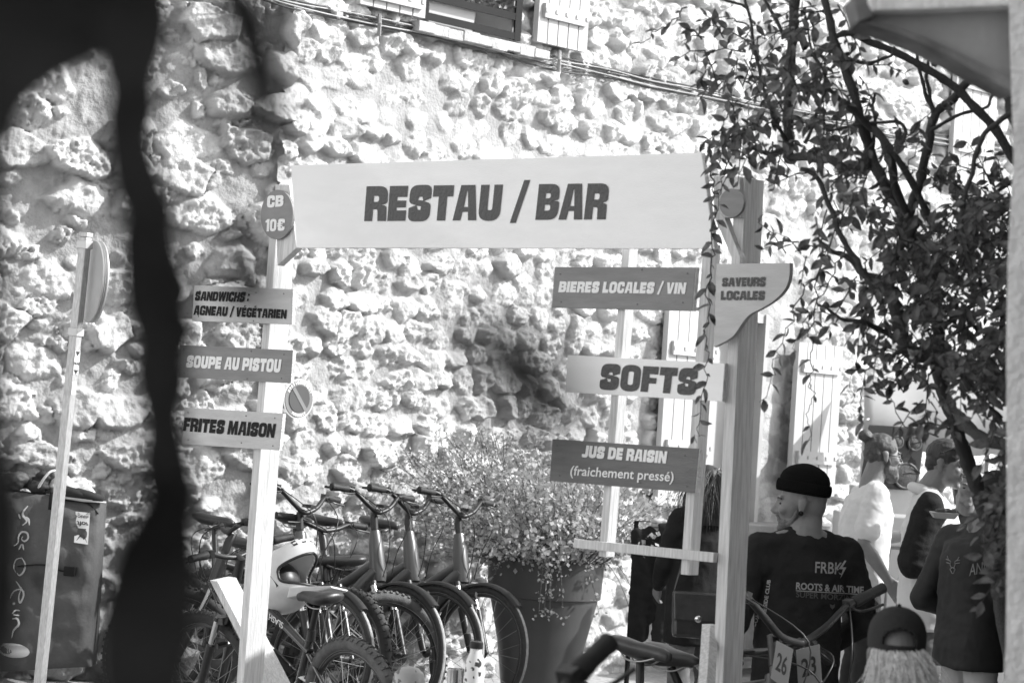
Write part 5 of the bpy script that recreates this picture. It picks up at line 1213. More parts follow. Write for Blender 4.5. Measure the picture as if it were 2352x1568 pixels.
for x in (-1, 1): b.tube([q(.069*x, .004, -.01), q(.064*x, .02, -.05)], [.010*k, .014*k], 10); b.tube([q(.028*x, .084, -.055), q(0, .1, -.047)], .008*k, 8)
obj_remesh(b, 'beard', M_HAIRG, p2['body'], .006, 2, local=True, disp=wrinkle(6, .006, 40, 40))
b = MB()
for x in (-1, 1): b.torus(q(.033*x, .098, .0), Rh @ Vector((.15*x, 1, 0)), .021*k, .0022*k, 20, 6); b.tube([q(.054*x, .094, .004), q(.08*x, 0, .006)], .002*k, 6)
b.build('glasses', M_BLACK, p2['body'], smooth=True, local=True, fix=False)
cupc = loc+Matrix.Rotation(th, 3, 'Z') @ (p2['j']['wrL']+Vector((.035, .10, -.06)))
cup = thing('cup', 'clear plastic cup held out by the bearded man in the white T-shirt', 'cup', cupc); M_CUP = mat('clear_cup_plastic', .62, .15, .05, 4, spec=.6)
b = MB(); b.lathe([(.028, 0), (.038, .12), (.0395, .121), (.036, .119), (.026, .004)], cupc, n=24, cap=True); b.build('wall', M_CUP, cup, smooth='auto')
b = MB(); b.lathe([(.0265, .004), (.0335, .09), (.001, .09)], cupc, n=20); b.build('drink', mat('pale_beer', .40, .2, .1, 5), cup, smooth=True)
# ---- man in the white hoodie with dark sleeves
D3 = 12.6; th = R(-105); hd = (.0, .06, 1.625); H = height_for(2176, 1066, D3, 1.625)
loc = stand(2176, 1066, D3, H, th, hd)
p3 = person('young man with sunglasses on his head, white hoodie with one dark sleeve towards us', loc, th, H, dict(hed=hd, shR=(.18, .0, 1.40), shL=(-.18, .0, 1.40), elR=(.25, -.06, 1.13), wrR=(.12, .18, 1.12), elL=(-.22, .05, 1.13), wrL=(-.06, .25, 1.17)),
            hrot=R(-12), htilt=R(-8), shirt=M_WHT, trousers=M_JEAN, wide=1.0, seed=12, hem=.80, loose=.02, curlR=.7, curlL=.8, hdR=(-.3, 1, .25), skin=M_SKIN)
q = p3['q']; k = p3['k']; j = p3['j']; Rh = p3['Rh']
b = MB(); b.cone(j['shR']+Vector((.01, 0, .01))*k, .074*k, j['elR'], .074*k); b.cone(j['elR'], .074*k, lerp(j['elR'], j['wrR'], .9), .056*k); b.ball(j['shR']+Vector((.0, 0, -.03))*k, .086*k)
obj_remesh(b, 'sleeve', M_BLK, p3['shirt'], .009, 4, local=True, disp=wrinkle(15, .012))
b = MB(); b.tube(bez([j['nck']+Vector(v)*k for v in ((-.06, .05, -.05), (-.075, -.03, -.01), (0, -.085, .0), (.075, -.03, -.01), (.06, .05, -.05), (0, .08, -.09))], 4), [.032*k]*21, 10, flat=.8)
obj_remesh(b, 'hood', M_WHT, p3['shirt'], .008, 3, local=True, disp=wrinkle(17, .008))
b = MB(); b.ball(q(0, -.022, .048), (.080*k, .098*k, .080*k), Rh); b.ball(q(0, -.06, .0), (.07*k, .055*k, .06*k), Rh); obj_remesh(b, 'hair', M_HAIRD, p3['body'], .006, 2, local=True, disp=wrinkle(19, .006, 40, 40))
b = MB()
for x in (-1, 1): b.ball(q(.036*x, .062, .10), (.030*k, .016*k, .022*k), Rh)
b.tube([q(-.02, .07, .104), q(.02, .07, .104)], .004*k, 6)
for x in (-1, 1): b.tube([q(.06*x, .055, .10), q(.083*x, -.03, .05)], .003*k, 6)
b.build('sunglasses', mat('sunglass_lens', .02, .08, .1, 5, spec=.9), p3['body'], smooth=True, local=True, fix=False)
# phone-like dark snack boat in his hands
tray_c = P(2168, 1190, 12.15); tr_ = thing('paper_tray', 'small paper tray of food held by the young man in the white hoodie', 'food tray', tray_c)
b = MB(); b.hexa([tray_c+Vector(v) for v in ((-.05, -.03, 0), (.05, -.03, 0), (.05, .03, 0), (-.05, .03, 0))], [tray_c+Vector(v) for v in ((-.07, -.045, .03), (.07, -.045, .03), (.07, .045, .03), (-.07, .045, .03))]); b.build('tray', M_PALE, tr_, bevel=.003)
b = MB()
for i in range(9): b.ball(tray_c+Vector((random.uniform(-.05, .05), random.uniform(-.03, .03), .035)), random.uniform(.012, .02), n=8, m=6)
obj_remesh(b, 'food', mat('dark_food', .06, .7, .5, 40), tr_, .006, 2)
# ---- person behind him
D4 = 13.6; th = R(160); H = height_for(2222, 1118, D4); loc = stand(2222, 1118, D4, H, th)
p4 = person('person in a dark jacket, face showing behind the white hoodie', loc, th, H, None, hrot=R(20), htilt=R(-6), shirt=M_DKJ, trousers=M_DKT, seed=22)
q = p4['q']; k = p4['k']; b = MB(); b.ball(q(0, -.03, .05), (.084*k, .10*k, .084*k), p4['Rh']); b.tube([q(0, -.06, 0), q(0, -.07, -.12)], [.08*k, .06*k], 12); obj_remesh(b, 'hair', M_HAIRG, p4['body'], .007, 2, local=True, disp=wrinkle(23, .008, 30, 30))
# ---- man in the dark zip jacket and cap, right
D5 = 11.4; th = R(-62); hd = (.02, .10, 1.585); H = height_for(2290, 1156, D5, 1.585)
loc = stand(2290, 1156, D5, H, th, hd)
p5 = person('man in a dark zip jacket and dark cap at the right, looking down', loc, th, H, dict(hed=hd, nck=(0, .03, 1.47), shL=(-.19, -.0, 1.40), shR=(.19, .02, 1.40), elL=(-.27, -.09, 1.10), wrL=(-.18, .20, 1.02), elR=(.25, .0, 1.10), wrR=(.12, .28, 1.02)),
            hrot=R(-10), htilt=R(-24), shirt=M_DKJ, trousers=M_LTT, wide=.92, seed=31, hem=.80, loose=.02, curlL=.8, curlR=.8, hdL=(.3, 1, .0), hdR=(-.2, 1, 0))
q = p5['q']; k = p5['k']; Rh = p5['Rh']
def cap(pp, m, ch, brim=True, back=False):
    q = pp['q']; k = pp['k']; Rh = pp['Rh']; b = MB(); n = 72; key = [(-.012, .084, .103), (.02, .0855, .1045), (.055, .080, .098), (.085, .062, .076), (.103, .034, .042), (.109, .004, .005)]
    prof = [tuple(p) for p in bez([Vector(v) for v in key], 6)]; c = q(0, -.02, .045)
    b.v = [c+Rh @ (Vector((math.cos(2*math.pi*i/n)*rx*(1+.010*math.cos(6*2*math.pi*i/n)), math.sin(2*math.pi*i/n)*ry, z))*k) for z, rx, ry in prof for i in range(n)]
    def hole(i, t):
        da = 2*math.pi*(t+.5)/n-1.5*math.pi; z = (prof[i][0]+prof[i+1][0])/2; return back and z > .008 and (da/R(37))**2+((z-.008)/.050)**2 < 1
    b.f = [(i*n+t, i*n+(t+1) % n, (i+1)*n+(t+1) % n, (i+1)*n+t) for i in range(len(prof)-1) for t in range(n) if not hole(i, t)]
    co = b.build('cap', m, pp['body'], smooth=True, local=True); co.modifiers.new('t', 'SOLIDIFY').thickness = .004
    if brim:
        b = MB(); o_ = 0; pts = []
        for i in range(13):
            a = math.pi*(i/12)*.7+math.pi*.15; pts.append(((math.cos(a)*.078, math.sin(a)*.098), (math.cos(a)*.066, .05+math.sin(a)*.12)))
        for (x0, y0), (x1, y1) in pts: b.v += [c+Rh @ (Vector((x0, y0, .0))*k), c+Rh @ (Vector((x1, y1, -.012-.02*abs(x1)/.08))*k)]
        b.f = [(2*i, 2*i+1, 2*i+3, 2*i+2) for i in range(12)]; bo_ = b.build('brim', m, co, smooth=True, local=True); bo_.modifiers.new('t', 'SOLIDIFY').thickness = .005
    if ch:
        b = MB(); b.ball(c+Rh @ (Vector((0, 0, .111))*k), .007*k, n=8, m=6); b.build('button', m, co, smooth=True, local=True)
    return co, c
cap(p5, M_DKT, True)
b = MB(); b.ball(q(0, -.05, .0), (.078*k, .07*k, .07*k), Rh); obj_remesh(b, 'hair', M_HAIRD, p5['body'], .007, 2, local=True, disp=wrinkle(33, .006, 40, 40))
bv5 = bvh_of(p5['shirt']); M_JPR = mat('jacket_print', .20, .7, .1, 30)
text_on_mesh('ANIMOZ', [(2228, 1293), (2312, 1278), (2312, 1302), (2226, 1322)], bv5, M_JPR, p5['shirt'], bold=.0)
def proj5(u, v): r = ray(u, v).normalized(); h = bv5.ray_cast(CAM, r)[0]; return h-r*.004 if h else None
em = MB()                             # stag head emblem
for pts in ([(2186, 1305), (2182, 1296), (2184, 1289), (2178, 1284), (2176, 1276)], [(2180, 1286), (2173, 1283)], [(2190, 1305), (2194, 1296), (2193, 1289), (2199, 1285), (2203, 1278)], [(2196, 1287), (2205, 1285)], [(2182, 1293), (2174, 1291)], [(2195, 1293), (2204, 1292)], [(2182, 1306), (2188, 1302), (2194, 1306), (2190, 1316), (2187, 1316), (2182, 1306)]):
    pp = [proj5(u, v) for u, v in pts]
    if all(pp): em.tube(pp, .0022, 5)
if em.v: em.build('emblem', M_JPR, p5['shirt'], fix=False)
# ---- blonde with a dark cap, close, back to us
D6 = 6.0; th = R(-8); H = height_for(2056, 1508, D6); loc = stand(2056, 1508, D6, H, th)
p6 = person('blonde person in a faded dark cap, seen from behind at the lower right', loc, th, H, None, hrot=R(4), htilt=R(4), shirt=M_BLK, trousers=M_DKT, seed=41, wide=.92)
cap(p6, mat('faded_black_cap', .022, .9, .3, 14, .3, 200), True, brim=True, back=True)
q = p6['q']; k = p6['k']; Rh = p6['Rh']
b = MB(); cc = q(0, -.03, .0)
def roots6():
    a = random.uniform(-2.7, -.45); z_ = random.uniform(-.03, .05) if random.random() < .8 else .06; p = q(math.cos(a)*.078, -.02+math.sin(a)*.096, z_*.8); n_ = (p-cc); n_.z = 0; return p, n_.normalized()
strands(b, roots6, lambda p, n_: n_*.30+Vector((.28, -.1, -.9)), .12, 1500, .0012, .17, 7, .12)
hb = MB(); hb.ball(q(.035, -.085, -.150), (.10, .055, .060)); hb.ball(q(-.02, -.07, -.165), (.10, .06, .05)); hb.tube([q(-.07, .0, -.15), q(-.06, -.06, -.14), q(.06, -.075, -.13), q(.08, 0, -.13)], .035, 10)
obj_remesh(hb, 'hood', M_BLK, p6['shirt'], .008, 3, local=True, disp=wrinkle(43, .008))
b.build('hair', M_BLOND, p6['body'], local=True, fix=False)
b = MB(); b.ball(q(0, -.035, .0), (.078*k, .085*k, .085*k), Rh); b.tube([q(0, -.035, .0), q(.005, -.045, -.06), q(.02, -.05, -.13)], [.085*k, .088*k, .06*k], 18); b.build('hair_under', mat('blond_underlayer', .16, .6, .6, 20, .9, 60, stretch=(8, 8, .6)), p6['body'], smooth=True, local=True)
# ---- woman with dark curly hair behind the hanging boards
D7 = 13.0; th = R(30); H = height_for(1618, 1110, D7); loc = stand(1618, 1110, D7, H, th)
p7 = person('woman with long dark curly hair and black coat, half hidden behind the hanging boards', loc, th, H, dict(elL=(-.24, .05, 1.14), wrL=(-.16, .22, .98)), shirt=M_BLK, trousers=M_JEAN, seed=51, wide=1.08, hem=.66, loose=.03)
q = p7['q']; k = p7['k']; b = MB(); cc = q(0, -.02, .0)
def roots7():
    d = rv(1).normalized(); d.z = abs(d.z)*.9-.1
    if d.y > .3: d.y = -d.y
    p = cc+Vector((d.x*.088, d.y*.10, d.z*.10+.03))*k; return p, d
strands(b, roots7, lambda p, n_: n_*.4+Vector((0, 0, -.8)), .28, 1500, .0021, .20, 9, .5)
b.build('hair', M_HAIRD, p7['body'], local=True, fix=False)
b = MB(); b.ball(q(0, -.03, .03), (.09*k, .10*k, .09*k)); b.tube([q(0, -.06, 0), q(0, -.08, -.26)], [.085*k, .11*k], 14); b.build('hair_under', M_HAIRD, p7['body'], smooth=True, local=True)
bagc = P(1602, 1402, 12.5); bag = thing('shoulder_bag', 'dark shiny shoulder bag with a clasp, hanging beside the woman in the black coat', 'bag', bagc); s_ = 12.5/FPX
b = MB(); b.hexa([bagc+Vector((x*55*s_, y, -62*s_)) for x, y in ((-1, -.05), (.9, -.05), (.9, .05), (-1, .05))], [bagc+Vector((x*60*s_, y, 40*s_)) for x, y in ((-1, -.04), (1, -.04), (1, .04), (-1, .04))]); M_BAG = mat('shiny_dark_leather', .03, .22, .3, 8, .1, 40, spec=.7); bo_ = b.build('pouch', M_BAG, bag, bevel=.02)
b = MB(); b.hexa([bagc+Vector((x*58*s_, y, -22*s_)) for x, y in ((-.95, -.07), (.95, -.07), (.95, -.052), (-.95, -.052))], [bagc+Vector((x*60*s_, y, 42*s_)) for x, y in ((-1, -.06), (1, -.06), (1, .04), (-1, .04))]); b.build('flap', M_BAG, bag, bevel=.008)
b = MB(); b.lathe([(.018, 0), (.018, .008), (.012, .012)], bagc+Vector((0, -.072, -16*s_)), (0, -1, 0), 16); b.build('clasp', M_CHROME, bag, smooth='auto')
b = MB(); b.tube(bez([bagc+Vector((-58*s_, 0, 38*s_)), bagc+Vector((-20*s_, -.02, 200*s_)), bagc+Vector((30*s_, .0, 330*s_))], 8), .012, 6, flat=.3); b.build('strap', M_BAG, bag, smooth=True)
# ================================================================ SMALL THINGS
M_GALV = mat('galvanised_steel', .42, .45, .25, 14, .1, 80, metal=.55, stretch=(10, 10, 2)); M_ALU = mat('sign_back_aluminium', .50, .45, .12, 6, metal=.4)
# ---- traffic sign seen from behind
DT = 11.2; ta = P(197, 545, DT); tb = P(93, 1552, DT); tb = tb+(tb-ta)*((tb.z-gz(tb.x, tb.y)+.05)/(ta.z-tb.z)); s_ = DT/FPX
ts = thing('traffic_sign', 'round traffic sign seen from behind on a leaning square steel post, at the left', 'traffic sign', tb)
ax = (ta-tb).normalized(); X = Vector((.88, -.47, 0)); X = (X-ax*X.dot(ax)).normalized(); Y = ax.cross(X)
b = MB(); hw = .021
for p in (0,):
    b.hexa([tb+X*a*hw+Y*c*hw for a, c in ((-1, -1), (1, -1), (1, 1), (-1, 1))], [ta+X*a*hw+Y*c*hw for a, c in ((-1, -1), (1, -1), (1, 1), (-1, 1))])
b.build('post', M_GALV, ts, bevel=.004)
b = MB(); b.hexa([ta+X*a*.024+Y*c*.024+ax*.0 for a, c in ((-1, -1), (1, -1), (1, 1), (-1, 1))], [ta+X*a*.024+Y*c*.024+ax*.022 for a, c in ((-1, -1), (1, -1), (1, 1), (-1, 1))]); b.build('post_cap', M_GALV, ts, bevel=.004)
dc = P(196, 645, DT)+Vector((0, .0, 0)); fn = Vector((.90, .44, 0)); fn = (fn-ax*fn.dot(ax)).normalized(); dc = dc+fn*.030
rr = (P(205, 553, DT)-P(205, 645, DT)).length*1.02
b = MB(); b.lathe([(rr*.94, 0), (rr, -.004), (rr+.002, .002), (rr*.97, .006), (rr+.001, .010), (rr*.97, .014), (rr+.002, .02), (rr, .026), (rr*.5, .026)], dc, fn, 56, up=ax); do = b.build('disc', M_ALU, ts, smooth='auto')
for t in (.075, .93):
    v0 = 545+(745-545)*t; c = ta+(tb-ta)*((v0-545)/(1552-545)); b = MB()
    b.hexa([c+X*a*.027+Y*d*.027-ax*.018 for a, d in ((-1, -1), (1, -1), (1, 1), (-1, 1))], [c+X*a*.027+Y*d*.027+ax*.018 for a, d in ((-1, -1), (1, -1), (1, 1), (-1, 1))]); b.build('clamp', M_ALU, ts, bevel=.003)
def stk(v, h, m, w=1.0, off=.0015):
    c = ta+(tb-ta)*((v-545)/(1552-545)); b = MB(); n_ = -Y if (-Y).dot(CAM-c) > 0 else Y; n2 = -X if (-X).dot(CAM-c) > 0 else X
    b.add([c+n2*(hw+off)+n_*a*hw*w+ax*z for a, z in ((-.9, -h), (.9, -h), (.9, h), (-.9, h))], [(0, 1, 2, 3)]); return b.build('sticker', m, ts, fix=False), c, n2, n_
so, c, n2, n_ = stk(790, .055, M_STICK); b = MB(); sgn_ = 1 if n_.dot(RT) > 0 else -1
vs, fs, W = plain_text('TRAIL', .03); b.add([c+n2*(hw+.003)+n_*sgn_*(x-.5)*.05+ax*(y*.013-.01) for x, y in vs], fs)
for z in (.04, -.045): b.add([c+n2*(hw+.003)+n_*a*hw*.8+ax*(z+e) for a, e in ((-1, .012), (0, -.010), (1, .012))], [(0, 1, 2)])
b.build('lettering', M_INK, so, fix=False); stk(840, .03, M_STICK, .9)
# ---- crash pad leaning on the wall
s_ = 12.9/FPX; DP = 12.7
pad = thing('crash_pad', 'dark climbing crash pad with pale swirls and labels, stood upside down against the wall', 'crash pad', P(110, 1560, DP))
M_PADM = mat('pad_canvas', .075, .85, .25, 7, .3, 60); M_PADP = mat('pad_print', .48, .7, .05, 10)
fq = [(-60, 1118), (230, 1152), (208, 1530), (-60, 1545)]; dq = [DP+.02, DP-.02, DP-.12, DP-.1]
nx, ny = 44, 50; vs = []
def padpt(s, t, off=0.0):
    u, v = quad_map(fq, s, t); d = (dq[3]*(1-s)+dq[2]*s)*(1-t)+(dq[0]*(1-s)+dq[1]*s)*t
    e = min(s, 1-s, t, 1-t); puff = .05*min(1, e/.10)**.6
    w_ = .022*(mnoise.noise(Vector((s*5, t*9, 3)))+.6*mnoise.noise(Vector((s*11+t*6, t*7, 9))))*min(1, e/.06)
    w_ -= .06*math.exp(-((s-.62)**2/.03+(t-.50)**2/.004))
    return P(u, v, d-puff-w_-off)
b = MB()
for j_ in range(ny+1):
    for i in range(nx+1): b.v.append(padpt(i/nx, j_/ny))
b.f = [(j_*(nx+1)+i, j_*(nx+1)+i+1, (j_+1)*(nx+1)+i+1, (j_+1)*(nx+1)+i) for j_ in range(ny) for i in range(nx)]
o0 = len(b.v); rim_ = [j_ for j_ in range(nx+1)]+[i*(nx+1)+nx for i in range(1, ny+1)]+[ny*(nx+1)+i for i in range(nx-1, -1, -1)]+[i*(nx+1) for i in range(ny-1, 0, -1)]
for i in rim_: b.v.append(b.v[i]+Vector((.01, .15, 0)))
m_ = len(rim_); b.f += [(rim_[i], rim_[(i+1) % m_], o0+(i+1) % m_, o0+i) for i in range(m_)]+[tuple(o0+i for i in range(m_))]
po = b.build('mattress', M_PADM, pad, smooth='auto')
def pad_uv(u, v):                 # invert the quad roughly
    s, t = .5, .5
    for _ in range(25):
        a, c = quad_map(fq, s, t); s += (u-a)/290; t -= (v-c)/400
    return s, t
def pad_ribbon(pts, wd, nm='print', m=None):
    q_ = bez([Vector((u, v, 0)) for u, v in pts], 6); g = MB(); k_ = len(q_); L = []
    for i, p in enumerate(q_):
        t = q_[min(i+1, k_-1)]-q_[max(i-1, 0)]; t.normalize(); nrm = Vector((-t.y, t.x, 0)); w_ = wd*math.sin(math.pi*(.12+.8*i/(k_-1)))
        for sg in (-1, 1):
            s, t_ = pad_uv(p.x+nrm.x*w_*sg, p.y+nrm.y*w_*sg); g.v.append(padpt(s, t_, .006))
    g.f = [(2*i, 2*i+1, 2*i+3, 2*i+2) for i in range(k_-1)]; return g.build(nm, m or M_PADP, po, fix=False)
Z1 = lambda x, y: (x*.574*.574, 1051+y*.3295)   # from an enlarged view of the lower left corner
def zr_(pts, w_): return pad_ribbon([(x*.3295, 1051+y*.3295) for x, y in pts], w_)
zr_([(195, 335), (165, 370), (160, 400), (180, 425), (185, 445), (155, 470)], 2.6); zr_([(180, 410), (200, 430), (205, 470)], 2.4); zr_([(130, 390), (140, 425)], 2)
zr_([(95, 612), (125, 590), (130, 545), (155, 515), (190, 525), (195, 560), (170, 580), (150, 565), (160, 545)], 2.2); zr_([(150, 600), (130, 640)], 2); zr_([(158, 600), (165, 642)], 2)
zr_([(150, 695), (110, 710), (95, 760), (110, 800)], 1.6); zr_([(150, 695), (175, 740), (165, 790), (135, 818), (118, 800)], 2.2)
zr_([(70, 978), (90, 935), (130, 915), (170, 930)], 1.8); zr_([(110, 858), (140, 900), (165, 950), (140, 1008), (130, 970), (150, 900)], 2.2); zr_([(88, 1010), (104, 1018)], 3.2)
zr_([(85, 1085), (110, 1060), (140, 1065)], 1.8); zr_([(85, 1120), (120, 1120), (130, 1160), (95, 1200), (80, 1255)], 2.6); zr_([(90, 1092), (134, 1096)], 1.5)
def pad_poly(pts, m, nm, off=.006):
    g = MB(); g.v = [padpt(*pad_uv(u, v), off) for u, v in pts]; g.f = [tuple(t) for t in tessellate_polygon([[Vector((u, v, 0)) for u, v in pts]])]; return g.build(nm, m, po, fix=False)
lab = pad_poly([(174, 1174), (207, 1177), (202, 1250), (170, 1245)], M_STICK, 'label')
def pad_text(s, q_, m, par, heavy=False, bold=.03):
    vs, fs, W = plain_text(s, bold); g = MB()
    g.v = [padpt(*pad_uv(*quad_map(q_, a, t)), .009) for a, t in vs]; g.f = list(fs); return g.build('lettering', m, par, fix=False)
pad_text('soft', [(204, 1210), (176, 1207), (176, 1196), (204, 1198)], M_INK, lab); pad_text('VERSO', [(205, 1190), (178, 1188), (178, 1182), (205, 1184)], M_INK, lab); pad_text('CONCEPT', [(206, 1182), (178, 1180), (178, 1175), (206, 1177)], M_INK, lab)
pad_poly([(180, 1212), (198, 1214), (195, 1223), (177, 1221)], M_INK, 'pictogram', .008); pad_ribbon([(176, 1240), (184, 1230), (190, 1226), (200, 1246)], 1.4, 'pictogram', M_INK)
ov = pad_poly([(31+37*math.cos(a)+2*math.sin(a), 1493+17*math.sin(a)+3*math.cos(a)) for a in [2*math.pi*i/36 for i in range(36)]], M_PADP, 'oval_label')
pad_text('BEAL', [(46, 1489), (13, 1487), (13, 1500), (46, 1503)], M_INK, ov, bold=.01)
b = MB(); b.tube(bez([padpt(*pad_uv(u, v), .012) for u, v in ((40, 1300), (80, 1296), (110, 1298), (140, 1310), (168, 1312))], 4), .012, 6, flat=.3); b.build('strap', M_BLACK, pad, smooth=True)
b = MB(); b.box(padpt(*pad_uv(160, 1311), .02), (.03, .015, .025)); b.build('buckle', M_BLACK, pad, bevel=.005)
b = MB(); b.tube(bez([padpt(*pad_uv(u, v), .01) for u, v in ((150, 1148), (200, 1155), (226, 1180))], 4), .004, 5); b.build('piping', M_BLACK, pad, smooth=True)
# clothes, harness and shoes heaped on the pad
def heap(name, label, cat, spots, m, seed, par=None):
    c0 = P(spots[0][0], spots[0][1], DP+.08); o = thing(name, label, cat, c0); b = MB()
    for u, v, r in spots: b.ball(P(u, v, DP+.08+random.uniform(-.05, .05)), (r*1.25, r, r*.8))
    obj_remesh(b, 'fabric', m, o, .008, 2, disp=wrinkle(seed, .03, 12, 20)); return o
jk = heap('jacket', 'crumpled pale jacket lying on top of the crash pad behind the steel post', 'jacket', [(140, 1115, .055), (160, 1124, .05), (178, 1118, .04), (190, 1128, .04), (112, 1112, .05), (206, 1138, .03), (215, 1144, .025)], mat('pale_jacket_cloth', .42, .8, .4, 9), 61)
bp_ = heap('backpack', 'small dark backpack with a pale edge lying on the crash pad', 'backpack', [(98, 1106, .05), (104, 1094, .04), (90, 1116, .04), (112, 1102, .045)], M_DKJ, 63)
b = MB(); b.tube(bez([P(88, 1120, DP-.01), P(100, 1100, DP-.02), P(114, 1084, DP-.01), P(126, 1080, DP+.02)], 5), .007, 6); b.build('strap', M_PADP, bp_, smooth=True); b = MB(); b.tube(bez([P(120, 1130, DP-.06), P(118, 1150, DP-.09), P(116, 1170, DP-.09)], 4), .013, 6, flat=.4); b.build('strap', M_BLACK, bp_, smooth=True)
heap('harness', 'dark tangle of climbing gear with a buckle at the left end of the crash pad', 'harness', [(40, 1100, .04), (54, 1106, .045), (70, 1112, .04), (30, 1108, .045), (12, 1110, .05)], mat('dark_webbing', .05, .6, .7, 16), 65)
for i, (u, v) in enumerate(((168, 1137), (196, 1142))):
    c = P(u, v, DP-.02); o = thing('climbing_shoe', ('left' if i == 0 else 'right')+'-hand one of two dark climbing shoes on the crash pad', 'shoe', c); b = MB()
    b.tube([c+Vector((-.09, .02, .012)), c+Vector((-.04, 0, .02)), c+Vector((.03, -.01, .008)), c+Vector((.10, -.015, -.004))], [.03, .036, .033, .02], 12, flat=.8); b.build('upper', M_DKT, o, smooth=True)
    b = MB(); b.tube([c+Vector((-.09, .01, -.012)), c+Vector((.0, -.01, -.016)), c+Vector((.11, -.02, -.018))], [.026, .03, .018], 10, flat=.25); b.build('sole', M_PADP, o, smooth=True)
rc = P(44, 1530, 12.2); rc.z = gz(rc.x, rc.y)+.04; ro = thing('rock', 'small flat pale rock on the ground beside the foot of the crash pad', 'rock', rc); b = MB()
b.box(rc, (.075, .05, .035), (.98, .1, -.08), (-.1, .99, 0)); b.ball(rc+Vector((.02, 0, .01)), (.06, .045, .04)); obj_remesh(b, 'stone', M_STONE, ro, .008, 3, disp=wrinkle(71, .012, 20, 20))
# ---- loudspeaker, stage boxes, awning, barrier
DS = 16.2; s_ = DS/FPX
sc_ = P(2082, 1052, DS); sp_ = thing('loudspeaker', 'black loudspeaker cabinet with a round grille behind the bearded man', 'loudspeaker', sc_); b = MB()
sX, sY, sZ = Vector((.96, .26, 0)), Vector((-.26, .96, 0)), Vector((.05, 0, .998))
b.hexa([sc_+sX*a+sY*c-sZ*72*s_ for a, c in ((-50*s_, -.02), (34*s_, -.02), (34*s_, .4), (-50*s_, .4))], [sc_+sX*a+sY*c+sZ*72*s_ for a, c in ((-44*s_, -.02), (38*s_, -.02), (38*s_, .4), (-44*s_, .4))]); b.build('cabinet', M_PLAST, sp_, bevel=.01)
for u, v, r, nm in ((2080, 1092, 28*s_, 'grille'), (2100, 1018, 15*s_, 'horn'), (2060, 1015, 13*s_, 'horn')):
    c = on_plane(u, v, sc_-sY*.03, sY); b = MB(); b.lathe([(r, 0), (r*.96, .012), (r*.5, .022), (.004, .026)], c, -sY, 30); b.build(nm, mat('speaker_grille', .06, .5, .4, 120, 1, 160, metal=.4), sp_, smooth='auto')
    b = MB(); b.torus(c-sY*.01, sY, r*1.02, .008, 30, 6); b.build('rim', mat('speaker_rim', .08, .4, .1, 8), sp_, smooth=True)
b = MB(); top_ = sc_.z-72*s_; g_ = gz(sc_.x, sc_.y); b.box((sc_.x, sc_.y+.25, (top_+g_)/2), (.30, .26, (top_-g_)/2-.001)); st_ = thing('stage_table', 'pale box stand under the black loudspeaker', 'stand', (sc_.x, sc_.y+.25, g_)); b.build('panel', M_PALE, st_, bevel=.004)
b = MB(); b.box((sc_.x, sc_.y+.25, top_-.0), (.33, .29, .012)); b.build('top', M_PALE, st_, bevel=.003) if False else None
bxc = P(2060, 990, 17.2); bx_ = thing('crate', 'tilted dark crate with pale labels on the stall behind the loudspeaker', 'crate', bxc); b = MB(); b.box(bxc, (.17, .12, .07), (.97, .1, -.16), (-.1, .99, 0), (.16, 0, .98)); b.build('case', mat('grey_case', .10, .6, .2, 8), bx_, bevel=.008)
b = MB(); b.box(bxc+Vector((-.09, -.125, .02)), (.035, .003, .03)); b.build('label', M_STICK, bx_); b = MB(); b.box(bxc+Vector((.06, -.125, .0)), (.025, .003, .015)); b.build('label', M_STICK, bx_)
# awning
DA = 16.8; aw = thing('market_tent', 'white market tent with a sagging valance beyond the rose', 'tent', P(2100, 1500, DA)); M_CANV = mat('white_canvas', .50, .8, .03, 4, .05, 30); soften(M_CANV, .35)
A_ = [P(1985, 868, DA), P(2420, 820, DA-.6), P(2420, 930, DA-.9), P(1990, 950, DA-.2)]
b = MB(); nx = 20
for i in range(nx+1):
    t = i/nx; a = lerp(P(1985, 872, DA+.6), P(2440, 840, DA+.3), t); c = lerp(P(1985, 970, DA-.2), P(2440, 992, DA-.5), t)+Vector((0, 0, .02*math.sin(t*19))); e = lerp(P(1985, 1030, DA-.2), P(2440, 1055, DA-.5), t)+Vector((0, .012*math.sin(t*25), .012*math.sin(t*31)))
    b.v += [a, lerp(a, c, .5)+Vector((0, 0, -.02)), c, e]
b.f = [(4*i+r, 4*i+r+1, 4*i+5+r, 4*i+4+r) for i in range(nx) for r in range(3)]; co_ = b.build('canopy', M_CANV, aw, smooth=True, fix=False); co_.modifiers.new('t', 'SOLIDIFY').thickness = .003
for u in (1990, 2275):
    a = P(u, 960, DA-.15); b = MB(); b.tube([a, Vector((a.x, a.y, gz(a.x, a.y)))], .022, 10); b.build('leg', M_GALV, aw, smooth=True)
# stall counter behind the men
cc = P(2120, 1190, 15.6); g_ = gz(cc.x, cc.y); ct = thing('stall_counter', 'white cloth-covered stall counter behind the men at the right', 'counter', (cc.x+.4, cc.y, g_)); b = MB()
b.box((cc.x+.45, cc.y+.3, (cc.z+g_)/2), (.95, .3, (cc.z-g_)/2)); b.build('cloth', M_CANV, ct, bevel=.01)
